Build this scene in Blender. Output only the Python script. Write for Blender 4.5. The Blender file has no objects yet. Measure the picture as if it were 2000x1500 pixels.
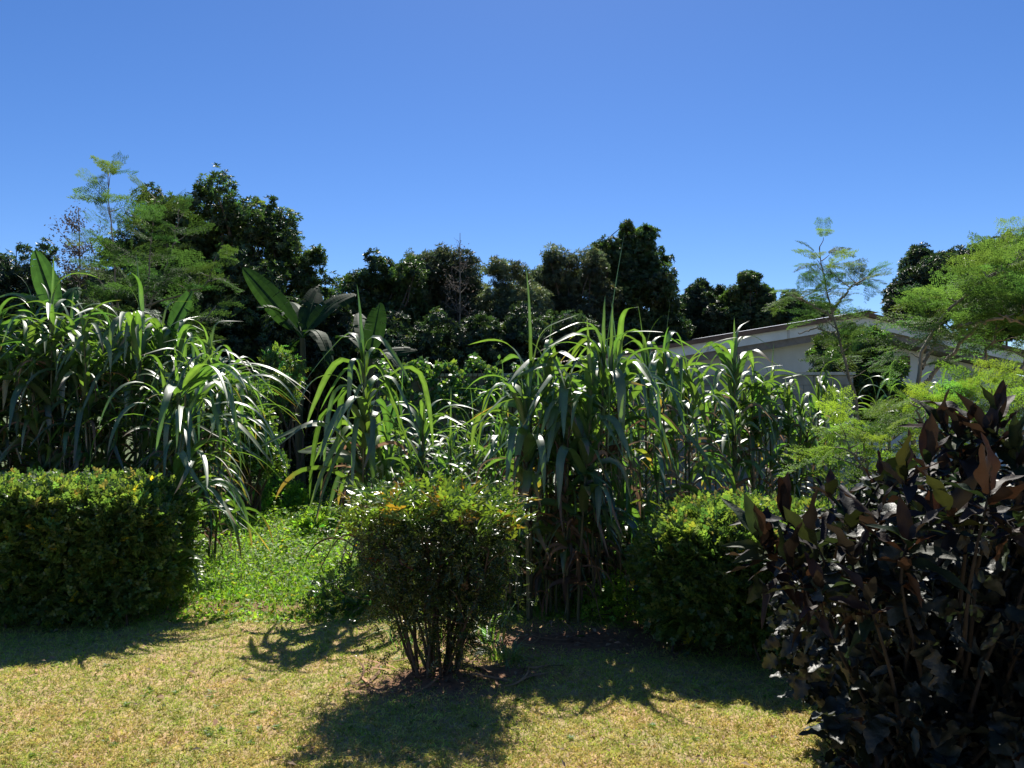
import bpy, math
import numpy as np
from mathutils import Vector

# ------------------------------------------------------------------ camera, sky, sun, exposure
scene = bpy.context.scene
COL = scene.collection
F = 1570.0                       # focal length in pixels of a 2000 px wide picture
CAM_H = 2.0
PITCH = math.radians(1.46)
cam_data = bpy.data.cameras.new("camera")
cam_data.sensor_width = 36.0
cam_data.lens = F / 2000.0 * 36.0
cam_data.clip_start = 0.05
cam_data.clip_end = 3000.0
cam = bpy.data.objects.new("camera", cam_data)
cam.location = (0, 0, CAM_H)
cam.rotation_euler = (math.radians(90) + PITCH, 0, 0)
COL.objects.link(cam)
scene.camera = cam

SUN_EL = math.radians(51.0)
SUN_AZ = math.radians(4.0)       # from +Y towards +X
SKY_STRENGTH = 0.070
world = bpy.data.worlds.new("World")
scene.world = world
world.use_nodes = True
wn = world.node_tree.nodes
wl = world.node_tree.links
wn.clear()
sky = wn.new("ShaderNodeTexSky")
sky.sky_type = 'NISHITA'
sky.sun_disc = False
sky.sun_elevation = SUN_EL
sky.sun_rotation = SUN_AZ
sky.altitude = 2500
sky.air_density = 1.0
sky.dust_density = 0.8
sky.ozone_density = 3.6
bg = wn.new("ShaderNodeBackground")
bg.inputs["Strength"].default_value = SKY_STRENGTH
wo = wn.new("ShaderNodeOutputWorld")
hs = wn.new("ShaderNodeHueSaturation")      # clear highland air: a deeper blue than the model's default
hs.inputs["Saturation"].default_value = 1.22
hs.inputs["Hue"].default_value = 0.508
wl.new(sky.outputs[0], hs.inputs["Color"])
wl.new(hs.outputs[0], bg.inputs[0])
wl.new(bg.outputs[0], wo.inputs[0])

sd = bpy.data.lights.new("sun", 'SUN')
sd.energy = 4.6
sd.angle = math.radians(0.53)
sd.color = (1.0, 0.95, 0.86)
sun = bpy.data.objects.new("sun", sd)
sdir = Vector((math.sin(SUN_AZ) * math.cos(SUN_EL), math.cos(SUN_AZ) * math.cos(SUN_EL), math.sin(SUN_EL)))
sun.rotation_euler = (-sdir).to_track_quat('-Z', 'Y').to_euler()
sun.location = (0, 0, 30)
COL.objects.link(sun)

scene.view_settings.view_transform = 'Standard'
scene.view_settings.look = 'None'
scene.view_settings.gamma = 1.0
scene.view_settings.exposure = 1.0
scene.render.engine = 'CYCLES'
scene.cycles.max_bounces = 8
scene.cycles.diffuse_bounces = 3
scene.cycles.glossy_bounces = 2
scene.cycles.transmission_bounces = 5
scene.cycles.caustics_reflective = False
scene.cycles.caustics_refractive = False
scene.cycles.sample_clamp_indirect = 4.0

# ------------------------------------------------------------------ helpers
rng = np.random.default_rng(11)
U = lambda a, b, n=None: rng.uniform(a, b, n)


def P(u, v, Y):
    """the point at depth Y seen at the photograph's pixel (u, v)"""
    a = (750.0 - v) / F
    z = CAM_H + Y * math.tan(math.atan(a) + PITCH)
    return np.array([(u - 1000.0) / F * Y, Y, z])


def norm(a):
    return a / np.maximum(np.linalg.norm(a, axis=-1, keepdims=True), 1e-9)


def fbm(x, y, scale=1.0, seed=0, octv=4):
    r = np.random.default_rng(seed + 100)
    out = np.zeros_like(np.asarray(x, float))
    amp, fr, tot = 1.0, 1.0 / scale, 0.0
    for o in range(octv):
        s = np.zeros_like(out)
        for k in range(4):
            a = r.uniform(0, 2 * math.pi)
            ph = r.uniform(0, 6.28, 2)
            f2 = fr * r.uniform(.7, 1.4)
            s += np.sin((x * math.cos(a) + y * math.sin(a)) * f2 * 2 * math.pi + ph[0]
                        + 1.3 * np.sin((y * math.cos(a) - x * math.sin(a)) * f2 * 4 + ph[1]))
        out += amp * s / 4
        tot += amp
        amp *= .55
        fr *= 2.1
    return out / tot


class Acc:
    """collects geometry and links it as ONE mesh object"""
    def __init__(self):
        self.V, self.T, self.F = [], [], []
        self.n = 0

    def add(self, v, f, tint=(1, 1, 1)):
        v = np.asarray(v, float).reshape(-1, 3)
        t = np.asarray(tint, float)
        if t.ndim == 1:
            t = np.tile(t, (len(v), 1))
        self.V.append(v)
        self.T.append(t)
        self.F.append(np.asarray(f, np.int64) + self.n)
        self.n += len(v)

    def build(self, name, mat, parent=None, smooth=True):
        V = np.concatenate(self.V).astype(np.float32)
        T = np.concatenate(self.T).astype(np.float32)
        loops = np.concatenate([f.reshape(-1) for f in self.F]).astype(np.int32)
        tot = np.concatenate([np.full(len(f), f.shape[1]) for f in self.F]).astype(np.int32)
        start = np.concatenate([[0], np.cumsum(tot)[:-1]]).astype(np.int32)
        me = bpy.data.meshes.new(name)
        me.vertices.add(len(V))
        me.vertices.foreach_set("co", V.ravel())
        me.loops.add(len(loops))
        me.loops.foreach_set("vertex_index", loops)
        me.polygons.add(len(start))
        me.polygons.foreach_set("loop_start", start)
        me.polygons.foreach_set("use_smooth", np.full(len(start), smooth))
        at = me.color_attributes.new("tint", 'FLOAT_COLOR', 'POINT')
        at.data.foreach_set("color", np.concatenate([T, np.ones((len(T), 1), np.float32)], 1).ravel())
        me.update(calc_edges=True)
        me.materials.append(mat)
        ob = bpy.data.objects.new(name, me)
        COL.objects.link(ob)
        if parent is not None:
            ob.parent = parent
            ob.matrix_parent_inverse = parent.matrix_basis.inverted()
        return ob


def tag(o, label=None, cat=None, group=None, kind=None):
    if label: o["label"] = label
    if cat: o["category"] = cat
    if group: o["group"] = group
    if kind: o["kind"] = kind
    return o


def thing(name, loc, label, cat, group=None):
    o = bpy.data.objects.new(name, None)
    o.location = tuple(float(c) for c in loc)
    o.empty_display_size = .1
    COL.objects.link(o)
    return tag(o, label, cat, group)


def frames(d, nrm, roll=None):
    """matrices whose columns are width, length and normal axes"""
    y = norm(d)
    x = norm(np.cross(y, nrm))
    z = np.cross(x, y)
    if roll is not None:
        c, s = np.cos(roll)[:, None], np.sin(roll)[:, None]
        x, z = x * c + z * s, z * c - x * s
    return np.stack([x, y, z], axis=-1)


def instance(acc, TV, TF, pos, R, scale, tint, ttint=None):
    n, k = len(pos), len(TV)
    scale = np.asarray(scale, float)
    if scale.ndim == 1:
        scale = np.repeat(scale[:, None], 3, 1)
    loc = TV[None] * scale[:, None, :]
    v = np.einsum('nij,nkj->nki', R, loc) + pos[:, None, :]
    f = (np.asarray(TF)[None] + (np.arange(n) * k)[:, None, None]).reshape(-1, np.asarray(TF).shape[1])
    t = np.repeat(tint[:, None, :], k, 1)
    if ttint is not None:
        t = t * ttint[None]
    acc.add(v.reshape(-1, 3), f, t.reshape(-1, 3))


def rand_dir(n):
    return norm(rng.normal(size=(n, 3)))


def tube(acc, pts, rad, sides=6, tint=(1, 1, 1)):
    pts = np.asarray(pts, float)
    rad = np.broadcast_to(np.asarray(rad, float), (len(pts),))
    t = norm(np.gradient(pts, axis=0))
    ref = np.array([0, 0, 1.0]) if abs(t[0][2]) < .8 else np.array([1.0, 0, 0])
    x = norm(np.cross(t, ref))
    y = np.cross(t, x)
    a = np.arange(sides) * 2 * math.pi / sides
    v = pts[:, None] + rad[:, None, None] * (np.cos(a)[None, :, None] * x[:, None] + np.sin(a)[None, :, None] * y[:, None])
    m = len(pts)
    i = np.arange(m - 1)[:, None] * sides
    j = np.arange(sides)[None]
    j2 = (j + 1) % sides
    f = np.stack([i + j, i + j2, i + sides + j2, i + sides + j], -1).reshape(-1, 4)
    acc.add(v.reshape(-1, 3), f, tint)


def bend_line(a, b, n=8, wob=.05, sag=0.0):
    a, b = np.asarray(a, float), np.asarray(b, float)
    s = np.linspace(0, 1, n)[:, None]
    L = np.linalg.norm(b - a)
    p = a + (b - a) * s
    o = np.zeros((n, 3))
    for k in (1, 2, 3):
        o += rng.normal(size=3) * np.sin(s * math.pi * k) * wob * L / k
    p = p + o
    p[:, 2] += sag * L * np.sin(s[:, 0] * math.pi)
    return p


def box(acc, c, half, ax=(1, 0, 0), ay=(0, 1, 0), az=(0, 0, 1), tint=(1, 1, 1)):
    c = np.asarray(c, float)
    A = np.array([ax, ay, az], float) * np.asarray(half, float)[:, None]
    s = np.array([[i, j, k] for i in (-1, 1) for j in (-1, 1) for k in (-1, 1)], float)
    f = [[0, 1, 3, 2], [4, 6, 7, 5], [0, 4, 5, 1], [2, 3, 7, 6], [0, 2, 6, 4], [1, 5, 7, 3]]
    acc.add(c + s @ A, f, tint)


# ------------------------------------------------------------------ materials
def nt(name):
    m = bpy.data.materials.new(name)
    m.use_nodes = True
    n = m.node_tree.nodes
    n.clear()
    return m, n, m.node_tree.links


def leafmat(name, col, trans, rough=.4, tfac=.4, spec=.5, streak=0.0, bump=0.0):
    m, n, l = nt(name)
    out = n.new("ShaderNodeOutputMaterial")
    at = n.new("ShaderNodeAttribute"); at.attribute_name = "tint"
    tc = n.new("ShaderNodeTexCoord")
    no = n.new("ShaderNodeTexNoise"); no.inputs["Scale"].default_value = 9.0; no.inputs["Detail"].default_value = 3
    l.new(tc.outputs["Object"], no.inputs["Vector"])
    mr = n.new("ShaderNodeMapRange")
    mr.inputs["From Min"].default_value = .3; mr.inputs["From Max"].default_value = .7
    mr.inputs["To Min"].default_value = .78; mr.inputs["To Max"].default_value = 1.22
    l.new(no.outputs["Fac"], mr.inputs["Value"])
    va = n.new("ShaderNodeVectorMath"); va.operation = 'SCALE'
    l.new(at.outputs["Color"], va.inputs[0]); l.new(mr.outputs[0], va.inputs["Scale"])

    def mul(c):
        x = n.new("ShaderNodeVectorMath"); x.operation = 'MULTIPLY'
        x.inputs[1].default_value = c
        l.new(va.outputs[0], x.inputs[0])
        return x.outputs[0]
    p = n.new("ShaderNodeBsdfPrincipled")
    p.inputs["Roughness"].default_value = rough
    p.inputs["Specular IOR Level"].default_value = spec
    if spec > .9: p.inputs["IOR"].default_value = 1.62
    l.new(mul(col), p.inputs["Base Color"])
    t = n.new("ShaderNodeBsdfTranslucent")
    l.new(mul(trans), t.inputs["Color"])
    mx = n.new("ShaderNodeMixShader"); mx.inputs[0].default_value = tfac
    l.new(p.outputs[0], mx.inputs[1]); l.new(t.outputs[0], mx.inputs[2])
    if bump:
        b = n.new("ShaderNodeBump"); b.inputs["Strength"].default_value = bump; b.inputs["Distance"].default_value = .01
        n2 = n.new("ShaderNodeTexNoise"); n2.inputs["Scale"].default_value = 60; n2.inputs["Detail"].default_value = 2
        l.new(tc.outputs["Object"], n2.inputs["Vector"])
        l.new(n2.outputs["Fac"], b.inputs["Height"])
        l.new(b.outputs[0], p.inputs["Normal"])
    l.new(mx.outputs[0], out.inputs[0])
    return m


def surf(name, c1, c2, scale=6, rough=.85, bump=.4, dist=.02, stretch=(1, 1, 1), tint=True, detail=6):
    m, n, l = nt(name)
    out = n.new("ShaderNodeOutputMaterial")
    tc = n.new("ShaderNodeTexCoord")
    mp = n.new("ShaderNodeMapping"); mp.inputs["Scale"].default_value = stretch
    l.new(tc.outputs["Object"], mp.inputs[0])
    no = n.new("ShaderNodeTexNoise"); no.inputs["Scale"].default_value = scale; no.inputs["Detail"].default_value = detail
    no.inputs["Roughness"].default_value = .65
    l.new(mp.outputs[0], no.inputs["Vector"])
    cr = n.new("ShaderNodeValToRGB")
    cr.color_ramp.elements[0].position = .32; cr.color_ramp.elements[1].position = .68
    cr.color_ramp.elements[0].color = (*c1, 1); cr.color_ramp.elements[1].color = (*c2, 1)
    l.new(no.outputs["Fac"], cr.inputs[0])
    p = n.new("ShaderNodeBsdfPrincipled"); p.inputs["Roughness"].default_value = rough
    p.inputs["Specular IOR Level"].default_value = .3
    src = cr.outputs[0]
    if tint:
        at = n.new("ShaderNodeAttribute"); at.attribute_name = "tint"
        mu = n.new("ShaderNodeVectorMath"); mu.operation = 'MULTIPLY'
        l.new(src, mu.inputs[0]); l.new(at.outputs["Color"], mu.inputs[1])
        src = mu.outputs[0]
    l.new(src, p.inputs["Base Color"])
    b = n.new("ShaderNodeBump"); b.inputs["Strength"].default_value = bump; b.inputs["Distance"].default_value = dist
    l.new(no.outputs["Fac"], b.inputs["Height"]); l.new(b.outputs[0], p.inputs["Normal"])
    l.new(p.outputs[0], out.inputs[0])
    return m


M = dict(
    bark=surf("bark", (.045, .035, .027), (.13, .105, .08), 14, .9, .8, .02, (1, 1, .25)),
    palebark=surf("pale_bark", (.12, .10, .075), (.30, .26, .20), 16, .85, .6, .01, (1, 1, .3)),
    stem=surf("twig_bark", (.05, .035, .025), (.12, .085, .06), 25, .8, .4, .005),
    cane=surf("cane_rind", (.055, .075, .03), (.15, .13, .075), 18, .5, .2, .004, (1, 1, .4)),
    canopy=leafmat("canopy_leaf", (.042, .074, .026), (.085, .17, .025), .46, .30, .45),
    canopy2=leafmat("olive_canopy_leaf", (.055, .076, .038), (.12, .165, .06), .46, .30, .5),
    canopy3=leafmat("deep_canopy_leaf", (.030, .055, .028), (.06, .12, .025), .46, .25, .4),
    grey=leafmat("grey_twig_leaf", (.10, .09, .085), (.12, .11, .10), .7, .3, .2),
    feather=leafmat("feathery_leaf", (.060, .115, .035), (.11, .22, .035), .6, .5, .25),
    blade=leafmat("cane_blade", (.048, .095, .032), (.15, .31, .025), .44, .36, 1.0),
    drybl=leafmat("dry_cane_blade", (.26, .19, .12), (.28, .19, .10), .6, .35, .3),
    banana=leafmat("banana_blade", (.024, .058, .020), (.06, .15, .018), .6, .32, .15),
    hedge=leafmat("hedge_leaf", (.070, .120, .032), (.19, .33, .04), .40, .42, .5),
    nandina=leafmat("pinnate_leaf", (.040, .068, .024), (.09, .14, .02), .27, .38, .5),
    croton=leafmat("bronze_leaf", (.019, .014, .011), (.030, .017, .009), .6, .22, .25, bump=.25),
    lobed=leafmat("dusky_lobed_leaf", (.018, .024, .018), (.03, .045, .013), .5, .2, .45, bump=.35),
    weed=leafmat("weed_leaf", (.13, .23, .028), (.30, .54, .035), .5, .45, .3),
    lawn=leafmat("lawn_blade", (.48, .42, .16), (.54, .50, .14), .7, .35, .15),
    litter=leafmat("litter_leaf", (.25, .16, .10), (.16, .10, .05), .8, .15, .2),
    vine=leafmat("vine_leaf", (.055, .11, .028), (.16, .30, .03), .38, .38, .6),
    plaster=surf("wall_plaster", (.56, .54, .50), (.66, .64, .60), 1.6, .9, .08, .004),
    fascia=surf("fascia_paint", (.64, .63, .60), (.78, .77, .74), 3.0, .8, .1, .003),
    rust=surf("rusty_roof_sheet", (.10, .055, .038), (.19, .12, .085), 3.5, .7, .25, .01),
    soffit=surf("soffit_board", (.17, .14, .12), (.26, .22, .19), 5, .85, .1, .004),
    concrete=surf("block_concrete", (.17, .165, .155), (.30, .29, .27), 4, .9, .4, .008),
    coping=surf("coping_concrete", (.36, .35, .33), (.50, .49, .46), 5, .85, .3, .005),
    ventm=surf("vent_grille", (.10, .05, .035), (.16, .09, .07), 9, .7, .2, .004),
)

# ------------------------------------------------------------------ leaf templates (x width, y length, z normal)
def leaf_diamond():
    v = np.array([[0, 0, 0], [.5, .45, .10], [0, 1, -.08], [-.5, .45, .10], [0, .5, 0]], float)
    f = [[0, 1, 4], [1, 2, 4], [2, 3, 4], [3, 0, 4]]
    return v, np.array(f)


def leaf_quad():
    v = np.array([[0, 0, 0], [.5, .5, .08], [0, 1, -.06], [-.5, .5, .08]], float)
    return v, np.array([[0, 1, 2], [0, 2, 3]])


def leaf_grid(nl=8, wfun=None, fold=.12, droop=.25, wave=.05, lobes=0):
    """detailed leaf: 5 across, nl+1 along"""
    s = np.linspace(0, 1, nl + 1)
    w = wfun(s)
    xs = np.array([-1, -.5, 0, .5, 1.])
    V, Fs = [], []
    for i, t in enumerate(s):
        for x in xs:
            ww = w[i]
            V.append([x * ww * .5 + .10 * (t * t - t) * (1 if droop > .3 else -1), t, fold * abs(x) * ww + wave * math.sin(t * 13 + x * 1.5) * x * x * ww * 1.5 - droop * t * t])
    for i in range(nl):
        for j in range(4):
            a = i * 5 + j
            Fs.append([a, a + 1, a + 6, a + 5])
    return np.array(V), np.array(Fs)


def group_template(parts):
    V, Fs, n = [], [], 0
    for v, f in parts:
        V.append(v); Fs.append(np.asarray(f) + n); n += len(v)
    return np.concatenate(V), np.concatenate(Fs)


def place(T, pos, d, nrm, sw, sl):
    R = frames(np.array([d], float), np.array([nrm], float))[0]
    v = (T[0] * np.array([sw, sl, sl])) @ R.T + np.array(pos)
    return v, T[1]


def rosette(n=8, seed=1, wid=.34, quad=True):
    r = np.random.default_rng(seed)
    T = leaf_quad() if quad else leaf_diamond()
    ps = []
    for i in range(n):
        a = i * 2.4 + r.uniform(-.2, .2)
        el = r.uniform(-.15, .75)
        d = [math.cos(a) * math.cos(el), math.sin(a) * math.cos(el), math.sin(el)]
        s = r.uniform(.75, 1.1)
        ps.append(place(T, [0, 0, 0], d, [r.uniform(-.3, .3), r.uniform(-.3, .3), 1], wid * s, s))
    return group_template(ps)


def sprig(pairs=4, seed=2, wid=.22, ang=55, lf=.42, quad=True, droop=.15):
    """a twig with paired leaflets and one at the tip; unit length along y"""
    r = np.random.default_rng(seed)
    T = leaf_quad() if quad else leaf_diamond()
    ps = []
    for i in range(pairs):
        t = (i + .5) / pairs * .85
        for sgn in (-1, 1):
            a = math.radians(ang + r.uniform(-12, 12))
            d = [sgn * math.sin(a), math.cos(a), r.uniform(-.25, .3)]
            s = lf * r.uniform(.75, 1.15) * (1 - .35 * t)
            ps.append(place(T, [0, t, -droop * t * t], d, [r.uniform(-.5, .5), r.uniform(-.5, .5), 1], wid, s))
    ps.append(place(T, [0, .85, -droop * .72], [r.uniform(-.2, .2), 1, -.1], [0, 0, 1], wid, lf * .8))
    st = (np.array([[-.012, 0, 0], [.012, 0, 0], [0, .88, -droop * .77]]), np.array([[0, 1, 2]]))
    ps.append(st)
    return group_template(ps)


def moringa_frond(seed=3, np1=7, np2=4, nl=3):
    """tripinnate feathery frond of unit length, drooping"""
    r = np.random.default_rng(seed)
    T = leaf_quad()
    ps = []
    curve = lambda t: np.array([0, t * (1 - .12 * t), -.38 * t * t])
    for i in range(np1):
        t = .12 + .86 * i / (np1 - 1)
        p0 = curve(t)
        L1 = .52 * math.sin(math.pi * (.18 + .72 * (1 - t) ** .8)) * r.uniform(.8, 1.15)
        for sg in (-1, 1):
            a = math.radians(r.uniform(52, 72))
            d1 = np.array([sg * math.sin(a), math.cos(a), r.uniform(-.35, .05)])
            ps.append((np.array([p0 - [0, .006, 0], p0 + [0, .006, 0], p0 + d1 * L1 + [0, 0, -.12 * L1]]), np.array([[0, 1, 2]])))
            for j in range(np2):
                t2 = (j + .6) / np2
                p1 = p0 + d1 * L1 * t2 + np.array([0, 0, -.12 * L1 * t2 * t2])
                L2 = .36 * L1 * (1.15 - .6 * t2)
                for sg2 in (-1, 1):
                    a2 = math.atan2(d1[0], d1[1]) + sg2 * math.radians(r.uniform(45, 65))
                    d2 = np.array([math.sin(a2), math.cos(a2), r.uniform(-.4, .2)])
                    for k in range(nl):
                        t3 = (k + .5) / nl
                        p2 = p1 + d2 * L2 * t3
                        for sg3 in ((-1, 1) if k < nl - 1 else (1,)):
                            a3 = a2 + sg3 * math.radians(55)
                            d3 = [math.sin(a3), math.cos(a3), r.uniform(-.5, .3)]
                            ps.append(place(T, p2, d3, [r.uniform(-.6, .6), r.uniform(-.6, .6), 1], .026, .052))
    tt = np.linspace(0, 1, 6)
    for a_, b_ in zip(tt[:-1], tt[1:]):
        A, B = curve(a_), curve(b_)
        ps.append((np.array([A - [.006, 0, 0], A + [.006, 0, 0], B]), np.array([[0, 1, 2]])))
    return group_template(ps)


ROS = [rosette(9, s, .34) for s in (1, 2, 3)]
ROSL = [rosette(7, s, .24) for s in (4, 5)]
SPR = [sprig(3, s, .30, 55, .46) for s in (1, 2, 3)]
NAN = [sprig(4, s, .15, 48, .44, droop=.25) for s in (5, 6, 7)]
MOR = [moringa_frond(s) for s in (1, 2, 3)]


def tints(n, dark=.75, light=1.3, warm=.15, sub=None):
    b = U(dark, light, n)[:, None] * np.ones((1, 3))
    w = rng.normal(0, warm, n)
    b[:, 0] *= 1 + w
    b[:, 2] *= 1 - w * .5
    return np.clip(b, .05, 6)


# ------------------------------------------------------------------ setting: ground, lawn, weeds, litter
def soil_mask(x, y):
    """1 where the bare red soil shows, in metres"""
    spots = [(-.57, 5.75, .62, .34), (-.1, 6.0, .45, .28), (.5, 6.9, 1.6, .55), (-2.7, 8.0, .8, .25), (1.3, 7.2, .6, .4)]
    m = np.zeros_like(x)
    for cx, cy, rx, ry in spots:
        m = np.maximum(m, 1.25 - np.hypot((x - cx) / rx, (y - cy) / ry))
    return np.clip(m + .35 * fbm(x, y, .5, 5), 0, 1)


def ground_h(x, y):
    near = np.clip(1 - np.abs(y - 8) / 14, 0, 1)
    mound = .09 * np.exp(-(((x + .57) / .38) ** 2 + ((y - 5.88) / .25) ** 2))
    return near * (.018 * fbm(x, y, 1.4, 3) + .006 * fbm(x, y, .25, 9)) + mound


def make_ground():
    xs = np.concatenate([np.linspace(-400, -16, 14), np.linspace(-14, 14, 300), np.linspace(16, 400, 14)])
    ys = np.concatenate([np.linspace(-60, 0, 6), np.linspace(1, 24, 260), np.linspace(28, 900, 20)])
    X, Y = np.meshgrid(xs, ys)
    Z = ground_h(X, Y)
    V = np.stack([X, Y, Z], -1).reshape(-1, 3)
    nx = len(xs)
    i = np.arange(len(ys) - 1)[:, None] * nx + np.arange(nx - 1)[None]
    f = np.stack([i, i + 1, i + nx + 1, i + nx], -1).reshape(-1, 4)
    s = soil_mask(V[:, 0], V[:, 1])[:, None]
    g = np.clip((V[:, 1] - 7.6 + .5 * fbm(V[:, 0], V[:, 1], 1.2, 8)) / 1.2, 0, 1)[:, None]
    pat = np.clip(.5 + .9 * fbm(V[:, 0], V[:, 1], 1.0, 21), 0, 1)[:, None]
    lawn = np.array([.33, .28, .14]) * (1 - pat) + np.array([.42, .28, .16]) * pat
    base = lawn * (1 - g) + np.array([.07, .10, .03]) * g
    soil = np.array([.19, .095, .06])
    t = base * (1 - s) + soil * s
    a = Acc()
    a.add(V, f, t)
    m = surf("ground_soil", (.55, .55, .55), (1.35, 1.3, 1.2), 22, .95, .7, .02)
    o = a.build("ground", m)
    tag(o, kind="structure")


make_ground()


def make_lawn():
    n = 300000
    # denser close to the camera
    y = 4.1 + (9.3 - 4.1) * rng.random(n) ** 1.25
    x = U(-1, 1, n) * (y * .68 + .2)
    s = soil_mask(x, y)
    dens = .5 + .5 * fbm(x, y, .35, 31)
    thin_ = np.clip(fbm(x, y, .38, 47) * 2.2 - .55, 0, 1)
    keep = (rng.random(n) > s * 1.1) & (rng.random(n) < .35 + dens) & (rng.random(n) > .55 * thin_) & (rng.random(n) > np.clip((y - 7.9) / 1.3, 0, 1))
    x, y = x[keep], y[keep]
    n = len(x)
    z = ground_h(x, y)
    tuft = np.clip(.5 + 1.0 * fbm(x, y, .16, 12), .1, 1.5)
    h = U(.014, .046, n) * (.55 + .8 * tuft)
    a = U(0, 2 * math.pi, n)
    lean = U(.2, 1.3, n)
    d = np.stack([np.cos(a) * lean, np.sin(a) * lean, np.ones(n)], -1)
    d = norm(d)
    side = norm(np.cross(d, rand_dir(n))) * U(.0022, .0042, n)[:, None]
    base = np.stack([x, y, z - .003], -1)
    mid = base + d * h[:, None] * .55
    tip = base + d * h[:, None] + np.stack([np.cos(a), np.sin(a), -.5 * np.ones(n)], -1) * (h * .35)[:, None]
    V = np.stack([base - side, base + side, mid + side * .8, mid - side * .8, tip], 1).reshape(-1, 3)
    k = np.arange(n)[:, None] * 5
    acc = Acc()
    pat = fbm(x, y, 1.0, 21)
    green = np.clip(.62 + .55 * fbm(x, y, .45, 41) - .2 * pat + .25 * (y - 5.8) / 2 + rng.normal(0, .28, n), 0, 1)[:, None]
    c = np.array([.70, 1.06, .50]) * green + np.array([1.28, 1.08, 1.15]) * (1 - green)
    c *= U(.72, 1.28, n)[:, None]
    worn = np.clip(fbm(x, y, .38, 47) * 2.2 - .55, 0, 1)[:, None]      # thin, straw-brown patches
    c = c * (1 - worn) + np.array([1.15, .78, .80]) * U(.5, 1.1, n)[:, None] * worn
    T = np.repeat(c, 5, 0)
    acc.add(V, np.concatenate([k + 0, k + 1, k + 2, k + 3], 1), T)
    acc.F.append(np.concatenate([k + 3, k + 2, k + 4], 1))
    o = acc.build("lawn_grass", M['lawn'])
    tag(o, "short dry yellow-green lawn grass in front of the hedges", "grass", kind="stuff")


make_lawn()


def weed_h(x, y):
    g = np.clip((y - 8.0) / 2.5, 0, 1)
    return g * (.10 + .12 * np.clip(.5 + fbm(x, y, 1.3, 61), 0, 1.4) + .05 * fbm(x, y, .4, 62)) + np.clip((y - 15) / 6, 0, 1) * .25


def make_weeds():
    n = 105000
    y = 7.4 + (22 - 7.4) * rng.random(n) ** 1.5
    x = U(-.52, .55, n) * y
    main = (x / y > -.42) & (x / y < -.17)
    keep = main | (rng.random(n) < .38)
    edge = y + .6 * fbm(x, y, 1.0, 63) > 8.0
    keep &= edge | (rng.random(n) < .25)
    keep &= rng.random(n) > .8 * soil_mask(x, y)
    x, y = x[keep], y[keep]
    n = len(x)
    H = np.maximum(weed_h(x, y), .015)
    z = ground_h(x, y) + H * (1 - .75 * rng.random(n) ** 2)
    d = rand_dir(n); d[:, 2] = np.abs(d[:, 2]) * .5
    nr = rand_dir(n) * .8 + np.array([0, -.1, 1.0])
    s = U(.026, .066, n) * (1 + .04 * (y - 8)) 
    col = tints(n, .6, 1.35, .12)
    pat = np.clip(.5 + fbm(x, y, 1.1, 64), 0, 1)
    col *= (.75 + .55 * pat)[:, None]
    br = rng.random(n) < .05
    col[br] *= np.array([2.0, .9, 1.2])
    acc = Acc()
    T = leaf_diamond()
    instance(acc, T[0], T[1], np.stack([x, y, z], -1), frames(d, nr), np.stack([s * .62, s, s], -1), col)
    # flat little rosettes growing in the lawn
    k0 = 130
    cy = U(4.4, 8, k0); cx = U(-.6, .6, k0) * cy
    kk = rng.integers(0, k0, k0 * 11); m = len(kk)
    a = U(0, 6.28, m)
    d = np.stack([np.cos(a), np.sin(a), U(.1, .6, m)], -1)
    s = U(.018, .042, m)
    px, py = cx[kk] + rng.normal(0, .006, m), cy[kk] + rng.normal(0, .006, m)
    instance(acc, T[0], T[1], np.stack([px, py, ground_h(px, py) + .004], -1), frames(d, np.tile([0, 0, 1.], (m, 1)) - d * .3), np.stack([s * .5, s, s], -1), tints(m, .5, 1.1, .1))
    # thin grass among the weeds
    m = 26000
    y = 7.6 + 7 * rng.random(m) ** 1.4
    x = U(-.42, .5, m) * y
    T2 = (np.array([[-.5, 0, 0], [.5, 0, 0], [.35, .55, 0], [-.35, .55, 0], [0, 1, -.25]]), None)
    d = np.stack([rng.normal(0, .45, m), rng.normal(0, .45, m), np.ones(m)], -1)
    R = frames(d, rand_dir(m))
    s = U(.06, .2, m) * np.clip((y - 7.2) / 2, .3, 1)
    pos = np.stack([x, y, ground_h(x, y)], -1)
    sc = np.stack([np.full(m, .008), s, s], -1)
    v = np.einsum('nij,nkj->nki', R, T2[0][None] * sc[:, None]) + pos[:, None]
    k = np.arange(m)[:, None] * 5
    acc.add(v.reshape(-1, 3), np.concatenate([k, k + 1, k + 2, k + 3], 1), np.repeat(tints(m, .7, 1.5, .2), 5, 0))
    acc.F.append(np.concatenate([k + 3, k + 2, k + 4], 1) + acc.n - m * 5)
    o = acc.build("ground_cover", M['weed'])
    tag(o, "bright green leafy weeds covering the ground beyond the lawn", "ground cover", kind="stuff")


make_weeds()


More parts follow.
